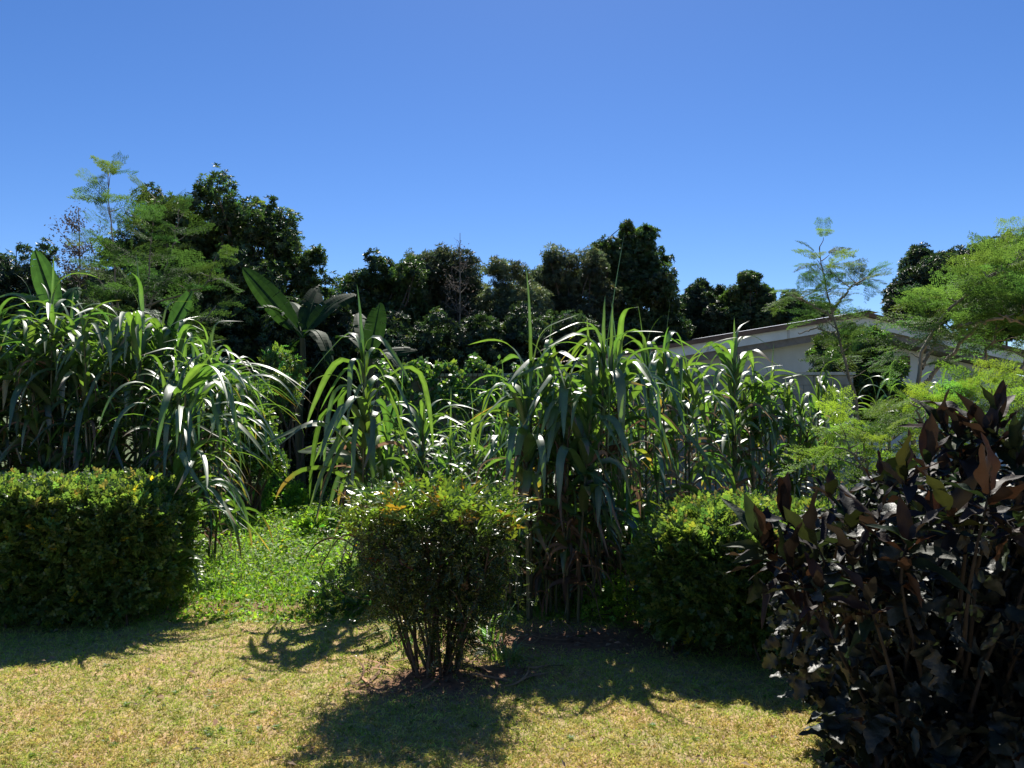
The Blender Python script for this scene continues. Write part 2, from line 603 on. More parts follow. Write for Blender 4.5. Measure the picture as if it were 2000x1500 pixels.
def make_litter():
    acc = Acc()
    n = 9000
    y = U(4.3, 12, n); x = U(-.62, .62, n) * y
    keep = rng.random(n) < (.09 + 1.0 * soil_mask(x, y))
    x, y = x[keep], y[keep]
    n = len(x)
    T = leaf_diamond()
    d = rand_dir(n); d[:, 2] *= .25
    nr = rand_dir(n) * .5 + np.array([0, 0, 1.])
    s = U(.02, .065, n)
    c = tints(n, .35, 1.6, .12)
    instance(acc, T[0], T[1], np.stack([x, y, ground_h(x, y) + U(.006, .04, n)], -1), frames(d, nr), np.stack([s * U(.25, .6, n), s, s], -1), c)
    # long dead cane blades lying about under the cane and by the small shrub
    m = 240
    for i in range(m):
        if i < 60:
            c0 = np.array([rng.normal(-.35, .45), rng.normal(6.05, .22)])
        else:
            yy = U(6.8, 10); c0 = np.array([U(-.1, .36) * yy, yy])
        L = U(.12, .5); a = U(0, 6.28)
        s = np.linspace(-.5, .5, 6)
        px = c0[0] + np.cos(a + s * .6) * s * L
        py = c0[1] + np.sin(a + s * .6) * s * L
        pz = ground_h(px, py) + .015 + U(0, .07) * (.5 + s) ** 2
        w = .008 * np.cos(s * 3.0) + .002
        q = np.array([-math.sin(a), math.cos(a), U(-.4, .4)])
        A = np.stack([px, py, pz], -1)
        V = np.concatenate([A - q * w[:, None], A + q * w[:, None]])
        f = [[k, k + 1, k + 7, k + 6] for k in range(5)]
        acc.add(V, f, np.array([1.1, 1, .9]) * U(.5, 1.6))
    tag(acc.build("leaf_litter", M['litter']), "dead brown leaves and cane trash scattered on red soil", "leaf litter", kind="stuff")


make_litter()

# ------------------------------------------------------------------ house, boundary wall
def make_house():
    apex = P(1690, 612, 24.0)
    al = math.radians(-15)
    e = np.array([-math.cos(al), math.sin(al), 0])     # towards the left along the gable
    nf = np.array([math.sin(al), math.cos(al), 0]) * -1   # out of the wall, towards the camera
    if nf[1] > 0: nf = -nf
    back = -nf
    slL, slR = .166, .175
    wL, wR = 8.6, 8.6
    up = np.array([0, 0, 1.])
    base = np.array([apex[0], apex[1], 0])
    h = thing("house", base, "long low plastered house with white gable fascia behind the cane at right", "house")
    OV = .75

    def prism(acc, poly, o, d0, d1, tint=(1, 1, 1)):
        """poly in (t along e, z); extruded from depth d0 to d1 along back"""
        n = len(poly)
        A = np.array([o + e * t + up * (z - o[2]) + back * d0 for t, z in poly])
        B = np.array([o + e * t + up * (z - o[2]) + back * d1 for t, z in poly])
        V = np.concatenate([A, B])
        acc.add(V, [list(range(n))], tint)
        acc.F.append(np.array([list(range(2 * n - 1, n - 1, -1))]) + acc.n - 2 * n)
        acc.F.append(np.array([[i, (i + 1) % n, (i + 1) % n + n, i + n] for i in range(n)]) + acc.n - 2 * n)
    o = base.copy()
    zA = apex[2]
    a = Acc()
    prism(a, [(-wR + .5, 0), (wL - .5, 0), (wL - .5, zA - .62 - slL * (wL - .5)), (0, zA - .62), (-wR + .5, zA - .62 - slR * (wR - .5))], o, OV, 12)
    a.build("wall", M['plaster'], h, False)
    for sg, w, sl in ((1, wL, slL), (-1, wR, slR)):
        a = Acc()
        z = lambda t, off: zA - sl * abs(t) - off
        prism(a, [(0, z(0, .10)), (sg * w, z(w, .10)), (sg * w, z(w, .38)), (0, z(0, .38))], o, 0, .12)
        a.build("fascia", M['fascia'], h, False)
        a = Acc()
        prism(a, [(0, z(0, .382)), (sg * w, z(w, .382)), (sg * w, z(w, .60)), (0, z(0, .60))], o, .10, OV - .003)
        a.build("soffit", M['soffit'], h, False)
        # corrugated sheet roof: ridges run down the slope
        a = Acc()
        nd = 150
        dd = np.linspace(-.14, 12.4, nd)
        for k, (o1, o2) in enumerate(((0.0, .0), (.098, .098))):
            pts = []
            for t in (0, sg * w * 1.02):
                p = [o + e * t + up * (z(t, o1) + (.018 * math.sin(i * 2.1) if k == 0 else 0)) + back * d for i, d in enumerate(dd)]
                pts.append(np.array(p))
            V = np.concatenate(pts)
            f = np.array([[i, i + 1, i + 1 + nd, i + nd] for i in range(nd - 1)])
            a.add(V, f)
        # front edge strip closing the sheet
        p = np.array([o + e * t + up * z(t, q) + back * -.142 for t in (0, sg * w * 1.02) for q in (-.02, .099)])
        a.add(p, [[0, 1, 3, 2]])
        a.build("roof", M['rust'], h, False)
    # ridge cap
    a = Acc()
    p0 = o + up * (zA + .05) + back * -.2
    A = np.array([p0 + e * t + up * q + back * d for d in (0, 12.7) for t, q in ((-.35, -.045), (0, .025), (.35, -.045))])
    a.add(A, [[0, 1, 4, 3], [1, 2, 5, 4]])
    a.build("ridge_cap", surf("galvanised_cap", (.28, .33, .45), (.4, .45, .55), 5, .45, .1, .003), h, False)
    # rain stains and laps: narrow cover strips over the fascia joints
    for t in (-6, -3.4, 2.6, 5.2, 7.6):
        a = Acc()
        sl = slL if t > 0 else slR
        box(a, o + e * t + up * (zA - sl * abs(t) - .24) - back * .008, (.035, .008, .13), e, back, up, (.75, .72, .7))
        a.build("fascia_strip", M['fascia'], h, False)
    # vent with louvres, high in the wall on the right
    t = -2.05
    c = o + e * t + up * (zA - .62 - slR * 2.05 - .42 - 0) + back * (OV - .02)
    a = Acc()
    box(a, c, (.17, .045, .19), e, back, up)
    v = a.build("vent", M['ventm'], h, False)
    a = Acc()
    for q in np.linspace(-.14, .14, 6):
        box(a, c + up * q - back * .055, (.14, .018, .014), e, norm(back + up * .5), up)
    a.build("louvre", M['rust'], v, False)


make_house()


def make_wall():
    A = P(735, 728, 17.5); B = P(1665, 745, 16.5)
    top = 2.62
    d = norm(np.array([B[0] - A[0], B[1] - A[1], 0])); nrm = np.array([-d[1], d[0], 0])
    L = math.hypot(B[0] - A[0], B[1] - A[1])
    root = thing("boundary_wall", ((A[0] + B[0]) / 2, (A[1] + B[1]) / 2, 0), "grey block boundary wall with pale coping behind the middle cane", "wall")
    a = Acc()
    bh, bl = .2, .4
    for r in range(13):
        off = (r % 2) * .2
        k = 0
        x = -off
        while x < L:
            x0, x1 = max(x, 0), min(x + bl, L)
            if x1 - x0 > .03:
                c = np.array([A[0], A[1], 0]) + d * (x0 + x1) / 2 + np.array([0, 0, (r + .5) * bh])
                box(a, c + nrm * U(-.003, .003), ((x1 - x0) / 2 - .005, .07, bh / 2 - .005), d, nrm, (0, 0, 1), np.ones(3) * U(.8, 1.15))
            x += bl
    c = np.array([A[0], A[1], 0]) + d * L / 2 + np.array([0, 0, 1.3])
    box(a, c, (L / 2 - .01, .06, 1.29), d, nrm, (0, 0, 1), (.7, .7, .7))
    a.build("wall", M['concrete'], root, False)
    a = Acc()
    box(a, np.array([A[0], A[1], 0]) + d * L / 2 + np.array([0, 0, 2.6 + .035]), (L / 2 + .03, .12, .03), d, nrm)
    a.build("coping", M['coping'], root, False)


make_wall()

# ------------------------------------------------------------------ trees
def crown(acc, blobs, D, nleaf, size, T, sub=26, dark=.6, light=1.4, warm=.1, up=.5, thin=0.0, flat=1.0, depthk=1.0):
    """leaf sprays spread over clumps of clumps; blobs in pixels at depth D"""
    cs, rs = [], []
    for b in blobs:
        u, v, r = b[:3]
        Y = D + (b[3] if len(b) > 3 else U(-.8, .8) * r / F * D)
        c = P(u, v, Y); R = 1.2 * r / F * Y
        m = max(4, int(sub * (r / 55.0) ** 1.5))
        dd = rand_dir(m)
        rr = U(.55, .95, m)[:, None]
        sc = c + dd * rr * R * np.array([1, depthk, .95])
        cs.append(sc); rs.append(np.full(m, R) * U(.28, .50, m))
        cs.append(c[None]); rs.append(np.array([R * .72]))
    C = np.concatenate(cs); Rr = np.concatenate(rs)
    w = Rr ** 2; w /= w.sum()
    idx = rng.choice(len(C), nleaf, p=w)
    dd = rand_dir(nleaf)
    dd[:, 2] = np.where(dd[:, 2] < -.3, dd[:, 2] * .5, dd[:, 2])
    rad = (.55 + .5 * rng.random(nleaf) ** .6)[:, None]
    pos = C[idx] + dd * rad * Rr[idx][:, None] * np.array([1, 1, flat])
    clump = U(.6, 1.45, len(C))[idx]
    nr = dd + np.array([0, 0, up]) + rng.normal(0, .45, (nleaf, 3))
    d = rand_dir(nleaf) + dd * .4
    col = tints(nleaf, dark, light, warm) * clump[:, None]
    young = rng.random(nleaf) < .06
    col[young] *= np.array([2.0, 1.5, 1.1])
    s = U(.7, 1.25, nleaf) * size
    split = rng.integers(0, len(T), nleaf)
    for k, t in enumerate(T):
        q = split == k
        if q.any():
            instance(acc, t[0], t[1], pos[q], frames(d[q], nr[q]) if t[0].shape[0] < 6 or t in SPRSET else frames_up(nr[q]), s[q], col[q])
    return C, Rr


def frames_up(nr):
    """rosettes: template z along nr"""
    z = norm(nr)
    x = norm(np.cross(rand_dir(len(nr)), z))
    y = np.cross(z, x)
    return np.stack([x, y, z], -1)


class _S(list):
    def __contains__(self, o):
        return any(o is x for x in self)


SPRSET = _S(SPR + NAN + MOR)


def tree(name, blobs, D, nleaf, size, T, mat, label, trunk_u, group="trees on the skyline", trunk_r=.16, bark='bark', limbs=9, cat="tree", **kw):
    base = P(trunk_u, 900, D); base[2] = 0
    root = thing(name, base, label, cat, group)
    acc = Acc()
    C, R = crown(acc, blobs, D, int(nleaf * 1.5), size, T, **kw)
    o = acc.build("crown", mat, root)
    acc = Acc()
    top = C[np.argmax(C[:, 2])]
    fork = base + (top - base) * .45
    tr = bend_line(base - [0, 0, .1], fork, 8, .02)
    tube(acc, tr, np.linspace(trunk_r, trunk_r * .6, 8), 9)
    order = rng.permutation(len(C))[:limbs * 4]
    for k, i in enumerate(order):
        st = tr[int(U(3, 7))] if k % 2 else fork
        p = bend_line(st, C[i], 7, .06, .06)
        tube(acc, p, np.linspace(trunk_r * (.5 if k < limbs else .28), .012, 7), 5)
    acc.build("trunk", M[bark], root)
    return root


# -- big broadleaf tree left
tree("broadleaf_tree", [(425, 378, 38), (385, 410, 40), (415, 455, 65), (490, 430, 48), (545, 455, 42), (500, 500, 65), (585, 505, 42), (600, 545, 42), (545, 570, 60),
      (460, 580, 80), (600, 620, 32), (560, 640, 50), (380, 520, 70), (330, 470, 60), (300, 420, 45), (290, 540, 70), (350, 620, 80), (250, 600, 60), (440, 690, 80), (540, 710, 60), (240, 500, 45), (620, 500, 18), (575, 430, 16), (340, 700, 80), (230, 690, 60)],
     21, 15000, .125, ROS, M['canopy'], "tallest dark broadleaf tree on the left with rounded leafy lobes", 470, trunk_r=.28, limbs=16, sub=18)
tree("broadleaf_tree", [(15, 545, 45), (65, 520, 30), (45, 490, 14), (85, 480, 14), (40, 600, 55), (-40, 580, 70), (110, 580, 42), (100, 640, 60), (0, 680, 70), (160, 660, 60), (170, 560, 40)],
     25, 6500, .15, ROS, M['canopy3'], "low dark tree at the far left edge behind the cane", 60)
tree("broadleaf_tree", [(740, 540, 38), (700, 580, 42), (775, 590, 55), (735, 640, 60), (665, 610, 30), (660, 670, 45), (800, 545, 32), (680, 720, 60), (600, 700, 50), (640, 790, 60), (760, 720, 50)],
     29, 9000, .16, ROS, M['canopy'], "dark round tree just right of the sky gap beside the tallest tree", 730)
tree("broadleaf_tree", [(862, 535, 40), (905, 540, 36), (820, 525, 32), (850, 600, 60), (915, 600, 42), (880, 670, 60), (820, 680, 55), (930, 670, 45), (860, 500, 12), (835, 510, 18)],
     31, 9000, .16, ROSL, M['canopy2'], "olive tree under the bare twigs in the middle skyline", 870)
tree("grey_leaved_tree", [(990, 535, 32), (1015, 560, 30), (970, 590, 42), (1020, 620, 48), (985, 680, 55), (1040, 690, 50), (960, 700, 40)],
     30, 7500, .15, ROSL, M['canopy2'], "loose grey-green tree in the middle of the skyline with thin top", 1000, dark=.9, light=1.9)
tree("broadleaf_tree", [(1095, 530, 36), (1140, 520, 34), (1075, 580, 50), (1130, 600, 58), (1090, 670, 60), (1160, 680, 55), (1060, 535, 22)],
     32, 9000, .16, ROSL, M['canopy2'], "olive broad tree left of the twin-topped tree", 1110)
tree("tall_evergreen_tree", [(1245, 478, 36), (1187, 482, 24), (1175, 510, 28), (1285, 510, 22), (1225, 530, 50), (1270, 560, 45), (1180, 560, 45), (1300, 600, 25), (1240, 620, 65), (1285, 660, 45), (1185, 640, 50), (1225, 450, 14), (1262, 452, 12)],
     34, 11000, .17, ROS, M['canopy'], "tall twin-topped dark tree in the centre right skyline", 1235, trunk_r=.25)
tree("broadleaf_tree", [(1372, 580, 26), (1400, 575, 18), (1345, 600, 25), (1390, 620, 40), (1330, 640, 35), (1375, 555, 10), (1420, 630, 30)],
     36, 4500, .17, ROS, M['canopy3'], "small dark tree above the left end of the house roof", 1375)
tree("broadleaf_tree", [(1462, 555, 22), (1445, 590, 28), (1490, 580, 26), (1500, 620, 40), (1455, 630, 40), (1545, 615, 34), (1580, 610, 26), (1600, 640, 40), (1475, 540, 10)],
     35, 6000, .17, ROS, M['canopy'], "uneven tree with a rusty shoot behind the house roof", 1480)
tree("broadleaf_tree", [(1825, 530, 40), (1790, 585, 44), (1760, 605, 30), (1870, 520, 36), (1930, 520, 38), (1990, 515, 46), (1860, 580, 62), (1960, 500, 30), (1790, 640, 40), (1950, 590, 70), (2040, 560, 60), (1800, 500, 16), (1740, 610, 10)],
     29, 13000, .16, ROS, M['canopy3'], "dark rounded tree behind the roof at the right edge", 1880)


tree("broadleaf_tree", [(945, 600, 36), (930, 640, 50), (1040, 600, 34), (1045, 640, 50), (970, 660, 50), (1080, 700, 50)],
     37, 5000, .17, ROS, M['canopy3'], "low dark tree filling the dip behind the grey-green tree", 1000)
tree("broadleaf_tree", [(1330, 640, 40), (1420, 640, 40), (1520, 650, 40), (1380, 680, 45), (1290, 680, 45), (1470, 680, 45)],
     40, 5000, .19, ROS, M['canopy3'], "low dark tree row end showing just over the house's left roof slope", 1410)


def bare_tree(u, v0, v1, D, w, label, mat, nleaf):
    base = P(u, 900, D); base[2] = 0
    root = thing("sparse_tree", base, label, "tree")
    acc = Acc(); lv = Acc()
    top = P(u, v0, D)
    tr = bend_line(base - [0, 0, .1], top, 12, .01)
    tube(acc, tr, np.linspace(.07, .01, 12), 6)
    tips = []
    for i in range(34):
        t = U(.45, 1)
        j = t * 11
        p = tr[int(min(j, 10))]
        r = w / F * D * U(.4, 1) * (1.15 - .6 * (t - .4))
        a = U(0, 6.28)
        q = p + np.array([math.cos(a) * r, math.sin(a) * r, r * U(.5, 1.6)])
        if q[2] > top[2]: q[2] = top[2] - U(0, .3)
        b = bend_line(p, q, 6, .06)
        tube(acc, b, np.linspace(.016, .005, 6), 4)
        for k in range(3):
            c = b[int(U(2, 6))]
            tube(acc, bend_line(c, c + rand_dir(1)[0] * np.array([.35, .35, .5]) * U(.3, .8), 4, .08), np.linspace(.008, .003, 4), 3)
        tips.append(b[2:])
    acc.build("trunk", M['palebark'], root)
    tp = np.concatenate(tips)
    pos = tp[rng.integers(0, len(tp), nleaf)] + rng.normal(0, .14, (nleaf, 3))
    T = leaf_quad()
    s = U(.05, .11, nleaf)
    instance(lv, T[0], T[1], pos, frames(rand_dir(nleaf), rand_dir(nleaf)), np.stack([s * .5, s, s], -1), tints(nleaf, .6, 1.4, .1))
    lv.build("crown", mat, root)


bare_tree(898, 455, 560, 29, 34, "nearly bare twiggy treetop sticking up from the middle skyline", M['grey'], 700)
bare_tree(148, 405, 600, 24, 45, "thin greyish half-bare tree left of the feathery trees", M['grey'], 2600)

# -- dark understorey bushes
def bush(name, blobs, D, n, size, T, mat, label, u, cat="bush", group=None, **kw):
    base = P(u, 900, D); base[2] = 0
    root = thing(name, base, label, cat, group)
    acc = Acc()
    C, R = crown(acc, blobs, D, n, size, T, **kw)
    acc.build("foliage", mat, root)
    acc = Acc()
    for i in rng.permutation(len(C))[:12]:
        tube(acc, bend_line(base + rng.normal(0, .08, 3) * [1, 1, 0], C[i], 7, .05, .03), np.linspace(.035, .008, 7), 5)
    acc.build("stem", M['stem'], root)
    return root


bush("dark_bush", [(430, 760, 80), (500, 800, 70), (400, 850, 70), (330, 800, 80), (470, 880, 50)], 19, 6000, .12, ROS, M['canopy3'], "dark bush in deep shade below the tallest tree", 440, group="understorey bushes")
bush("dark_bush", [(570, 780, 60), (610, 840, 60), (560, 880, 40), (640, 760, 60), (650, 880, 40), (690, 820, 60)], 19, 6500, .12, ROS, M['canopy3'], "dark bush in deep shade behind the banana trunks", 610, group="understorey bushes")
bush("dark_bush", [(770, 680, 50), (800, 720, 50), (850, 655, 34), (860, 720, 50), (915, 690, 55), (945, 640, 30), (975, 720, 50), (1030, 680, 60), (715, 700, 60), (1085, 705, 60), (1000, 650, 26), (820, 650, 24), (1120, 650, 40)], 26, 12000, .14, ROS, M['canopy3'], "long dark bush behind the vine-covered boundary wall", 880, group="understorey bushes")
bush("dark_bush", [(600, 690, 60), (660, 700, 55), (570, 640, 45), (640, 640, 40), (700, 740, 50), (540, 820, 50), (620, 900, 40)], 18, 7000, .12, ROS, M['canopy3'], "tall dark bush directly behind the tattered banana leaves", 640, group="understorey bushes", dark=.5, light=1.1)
bush("yellowish_shrub", [(545, 700, 24), (530, 740, 26), (560, 760, 30), (540, 800, 26), (575, 720, 20)], 15.5, 850, .13, NAN, M['vine'], "sparse yellowish shrub left of the banana trunks", 550, dark=.8, light=1.7, warm=.3)
bush("leafy_weed_bush", [(470, 760, 34), (490, 820, 36), (500, 870, 34), (460, 880, 34), (530, 900, 26), (450, 820, 30)], 13.5, 1500, .14, SPR, M['vine'], "leafy green weed bush right of the left cane stand", 480, dark=.7, light=1.5)
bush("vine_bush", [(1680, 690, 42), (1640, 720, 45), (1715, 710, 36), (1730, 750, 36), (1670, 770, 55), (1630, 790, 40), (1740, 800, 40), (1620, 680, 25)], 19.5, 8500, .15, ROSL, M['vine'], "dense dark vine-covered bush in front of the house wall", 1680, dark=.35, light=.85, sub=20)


def vine_on_wall():
    root = thing("climbing_vine", P(880, 800, 17.2) * [1, 1, 0], "leafy vine sprawling over the grey boundary wall", "vine")
    acc = Acc()
    n = 8000
    u = U(745, 1180, n)
    vt = 708 + 34 * fbm(u, u * 0, 70, 77)
    v = vt + U(0, 1, n) ** 1.3 * U(30, 190, n)
    Y = 17.05 - U(0, .35, n) - (v - vt) * .009 - .25 * np.clip(fbm(u, v, 60, 79), 0, 1)
    pos = np.stack([(u - 1000) / F * Y, Y, CAM_H + Y * (790 - v) / F], -1)
    keep = fbm(pos[:, 0], pos[:, 2], 1.0, 78) > -.12
    pos = pos[keep]; n = len(pos)
    T = leaf_diamond()
    s = U(.07, .14, n)
    d = rand_dir(n) + [0, -.2, -.5]
    instance(acc, T[0], T[1], pos, frames(d, rand_dir(n) + [0, -.6, 1.0]), np.stack([s * .8, s, s], -1), tints(n, .8, 2.1, .15))
    acc.build("foliage", M['vine'], root)
    acc = Acc()
    for i in range(26):
        u0 = U(755, 1170)
        a = P(u0, 960, 16.8); a[2] = 0
        b = P(u0 + U(-60, 60), 722, 17.0)
        tube(acc, bend_line(a, b, 9, .05), np.linspace(.02, .008, 9), 4)
    acc.build("stem", M['stem'], root)


vine_on_wall()


# ------------------------------------------------------------------ feathery (tripinnate) trees
def moringa(stems, D, fronds, fl, label, group="feathery trees", dark=.8, light=1.3, trunk_r=.035, low=.35, warm=.12, mul=(1, 1, 1)):
    """stems: pixel polylines [(u, v, dY)...] from the ground up; fronds leave the upper part"""
    p0 = stems[0][0]
    base = P(p0[0], p0[1], D + p0[2]); base[2] = 0
    root = thing("feathery_tree", base, label, "tree", group)
    acc, lv = Acc(), Acc()
    for si, st in enumerate(stems):
        pts = [P(u, v, D + dy) for u, v, dy in st]
        if si == 0: pts[0] = base - [0, 0, .05]
        pts = np.array(pts)
        # resample
        seg = np.r_[0, np.cumsum(np.linalg.norm(np.diff(pts, axis=0), axis=1))]
        s = np.linspace(0, seg[-1], 22)
        Q = np.stack([np.interp(s, seg, pts[:, k]) for k in range(3)], -1)
        Q[1:-1] = (Q[:-2] + Q[1:-1] * 2 + Q[2:]) / 4
        Q[2:-1] += rng.normal(0, .012, (19, 3))
        r0 = trunk_r if si == 0 else trunk_r * .6
        tube(acc, Q, np.linspace(r0, .006, 22), 7)
        n = fronds[si] if isinstance(fronds, (list, tuple)) else fronds
        for i in range(n):
            t = low + (1 - low) * (i + rng.random()) / n
            j = t * 21
            a = Q[int(min(j, 20))]; b = Q[int(min(j, 20)) + 1]
            p = a + (b - a) * (j - int(j)) if j < 21 else b
            az = i * 2.4 + U(-.5, .5)
            el = U(.15, .75) + .5 * t ** 6
            L = fl * U(.7, 1.2) * (1.0 - .35 * t ** 3)
            d = np.array([math.cos(az) * math.cos(el), math.sin(az) * math.cos(el), math.sin(el)])
            # a small branch carries two or three fronds
            be = p + d * L * U(.2, .7)
            tube(acc, bend_line(p, be, 5, .04), np.linspace(.009, .004, 5), 4)
            m = 3 if L > fl * .7 else 2
            dd = np.array([d, d, d])[:m] + rng.normal(0, .45, (m, 3))
            k = rng.integers(0, 3)
            T = MOR[k]
            col = tints(m, dark, light, warm) * np.array(mul)
            if t > .9: col *= np.array([1.5, 1.25, 1])
            instance(lv, T[0], T[1], np.repeat(be[None], m, 0), frames(dd, np.tile([0, 0, 1.], (m, 1)) + rng.normal(0, .2, (m, 3))), L * U(.75, 1.1, m), col)
    acc.build("trunk", M['palebark'], root)
    lv.build("crown", M['feather'], root)


moringa([[(235, 900, 0), (232, 700, 0), (225, 560, 0), (215, 440, 0), (205, 335, 0)], [(228, 620, 0), (190, 540, .3), (175, 480, .3)]],
        14, [20, 5], .60, "tallest feathery slender tree on the left, rising highest of all", low=.38, light=1.1)
moringa([[(262, 900, 0), (270, 720, 0), (290, 520, 0), (300, 385, 0)], [(275, 640, 0), (330, 500, .2), (350, 400, .2)], [(275, 600, 0), (400, 560, -.3), (420, 500, -.3)], [(270, 660, 0), (380, 640, -.4), (420, 600, -.4)]],
        13.5, [13, 7, 6, 4], .60, "bushy feathery tree right of the tallest feathery one", low=.4, light=1.05, dark=.6, mul=(.75, .85, .9))
moringa([[(1700, 900, 0), (1672, 780, 0), (1640, 660, 0), (1622, 590, 0), (1606, 530, 0), (1603, 485, 0)], [(1628, 620, 0), (1570, 585, .1), (1545, 575, .1)], [(1625, 610, 0), (1665, 560, -.1), (1690, 545, -.1)],
         [(1640, 660, 0), (1600, 640, .2), (1560, 650, .2)]],
        11.5, [24, 7, 7, 0], .44, "slender feathery tree standing alone against the sky above the roof", low=.55, trunk_r=.04)
moringa([[(1780, 905, 0), (1782, 800, 0), (1800, 690, 0), (1850, 610, 0), (1925, 545, 0), (2010, 500, 0)], [(1795, 760, 0), (1860, 690, .2), (1960, 590, .3), (2040, 560, .3)],
         [(1800, 720, 0), (1840, 640, .4), (1830, 600, .6)], [(1860, 640, 0), (1960, 620, -.3), (2040, 640, -.3)], [(1900, 900, .3), (1900, 750, .4), (1950, 640, .5), (1980, 520, .5)], [(1950, 800, 0), (1990, 720, 0), (2050, 650, 0)]],
        8.6, [20, 15, 4, 14, 14, 9], .50, "wide arching feathery tree at the right edge with pale bent branches", low=.58, trunk_r=.045, light=1.4, mul=(1.15, 1.1, 1))
moringa([[(1700, 960, 0), (1690, 880, 0), (1680, 815, 0)], [(1700, 940, 0), (1735, 870, 0), (1760, 820, 0)], [(1700, 940, 0), (1660, 880, -.1), (1650, 850, 0)]],
        8.0, [9, 9, 8], .42, "low yellow-green feathery sapling left of the bronze shrub tips", low=.2, dark=1.1, light=1.7, warm=.10, mul=(1.6, 1.35, .8))
moringa([[(1830, 900, 0), (1830, 830, 0), (1835, 770, 0)], [(1835, 880, 0), (1880, 810, 0), (1900, 760, 0)], [(1835, 880, 0), (1800, 830, 0), (1785, 775, 0)]],
        7.6, [9, 9, 8], .40, "low yellow-green feathery sapling behind the top of the bronze shrub", low=.2, dark=1.1, light=1.7, warm=.10, mul=(1.6, 1.35, .8))
moringa([[(1970, 900, 0), (1975, 840, 0), (1990, 770, 0)], [(1975, 880, 0), (2020, 820, 0), (2040, 770, 0)], [(1975, 880, 0), (1950, 830, 0), (1940, 780, 0)]],
        7.0, [9, 8, 8], .38, "low yellow-green feathery sapling at the right edge above the bronze shrub", low=.2, dark=1.1, light=1.6, warm=.10, mul=(1.6, 1.35, .8))


# ------------------------------------------------------------------ bananas
def banana_leaf(p0, p1, width, sag=.12, face=(0, 0, 1), tatter=.25, n=22):
    """one torn blade from p0 to p1: midrib ribbon plus side strips"""
    p0, p1 = np.array(p0, float), np.array(p1, float)
    L = np.linalg.norm(p1 - p0)
    s = np.linspace(0, 1, n)
    A = p0 + (p1 - p0) * s[:, None]
    A[:, 2] += sag * L * np.sin(s * math.pi) * 1.0
    t = norm(np.gradient(A, axis=0))
    side = norm(np.cross(t, np.array(face, float)))
    nr = np.cross(side, t)
    w = width * np.clip(np.sin(np.clip((s - .10) / .9, 0, 1) ** .75 * math.pi), 0, 1) ** .55
    acc_v, acc_f, cnt = [], [], 0
    for sg in (-1, 1):
        drop = 0.0
        for i in range(n - 1):
            if w[i] + w[i + 1] < .01: continue
            if rng.random() < tatter: drop = U(-.15, .55)
            q = []
            for a in (i, i + 1):
                gap = .0 if rng.random() > tatter else U(.1, .4) / n * L
                for r, k in ((0, 0), (.5, 1), (1, 2)):
                    q.append(A[a] + side[a] * sg * w[a] * r * (1 - abs(drop) * .25 * r) + nr[a] * (w[a] * (.22 * r - (drop + .12) * r * r)) + t[a] * (.12 * w[a] * r - (gap if a == i + 1 else -gap) * r * .5))
            acc_v += q
            acc_f += [[cnt, cnt + 1, cnt + 4, cnt + 3], [cnt + 1, cnt + 2, cnt + 5, cnt + 4]]
            cnt += 6
    return A, np.array(acc_v), np.array(acc_f), w


def banana(base_u, D, top_v, leaves, label, trunk_r=.1, group="banana plants", k=1.0):
    base = P(base_u, 900, D); base[2] = 0
    root = thing("banana_plant", base, label, "banana plant", group)
    top = P(base_u, top_v, D)
    a = Acc()
    line = bend_line(base - [0, 0, .05], top, 10, .01)
    tube(a, line, np.linspace(trunk_r, trunk_r * .55, 10), 12)
    a.build("trunk", surf("banana_trunk", (.04, .05, .025), (.10, .085, .05), 9, .8, .3, .01, (1, 1, .2)), root)
    for (u, v, dy, wd, sag, face, tat) in leaves:
        tip = P(u, v, D + dy)
        A, V, Fq, w = banana_leaf(top, tip, wd, sag, face, tat)
        b = Acc()
        b.add(V, Fq, np.ones(3) * U(.8, 1.15) * k)
        lf = b.build("leaf", M['banana'], root, False)
        b = Acc()
        tube(b, A - np.array([0, 0, .008]), np.linspace(.028, .006, len(A)), 6, (1.2, 1.3, 1.2))
        b.build("midrib", M['banana'], lf)


up = (0, 0, 1)
banana(590, 16.5, 660, [(472, 522, .3, .26, .02, (.25, -.9, .35), .2), (695, 575, .5, .26, .14, (0, -.5, .85), .3), (622, 560, 1.0, .24, .05, (.5, -.8, .2), .3),
                      (500, 600, -.6, .22, .2, (0, -.3, 1), .6), (650, 720, -.9, .20, .3, (0, -.2, 1), .5), (540, 760, .2, .2, .25, up, .6), (560, 590, 1.2, .22, .1, (.2, -.9, .3), .2)],
       "tattered banana plant in the dark gap between the cane stands", k=.75)
banana(722, 15.0, 700, [(742, 590, .2, .22, .05, (-.3, -.9, .2), .25), (815, 684, .3, .15, .06, (0, -.75, .65), .2), (655, 660, .4, .2, .2, up, .4), (700, 610, .8, .2, .06, (.4, -.9, 0), .2), (790, 740, -.4, .18, .3, up, .4)],
       "banana plant behind the lone cane clump with a flat right-hand leaf", k=.7)
banana(110, 11.5, 620, [(64, 488, 0, .17, .02, (.35, -.9, .2), .05), (150, 560, .4, .16, .15, up, .2), (40, 580, .4, .16, .15, up, .2)],
       "banana plant with one upright pointed leaf above the left cane", k=2.2)
banana(325, 11.5, 660, [(374, 566, -.1, .16, .03, (-.4, -.9, .2), .1), (270, 600, .3, .15, .15, up, .3), (390, 650, .3, .15, .2, up, .3)],
       "banana plant with one dark slanting leaf in the left cane", k=1.4)
banana(668, 12.5, 885, [(582, 882, -.1, .13, .06, (0, -.5, .8), .15), (700, 850, .2, .13, .15, up, .2), (640, 860, .5, .12, .2, up, .3)],
       "small low banana plant at the foot of the lone cane clump", trunk_r=.05)
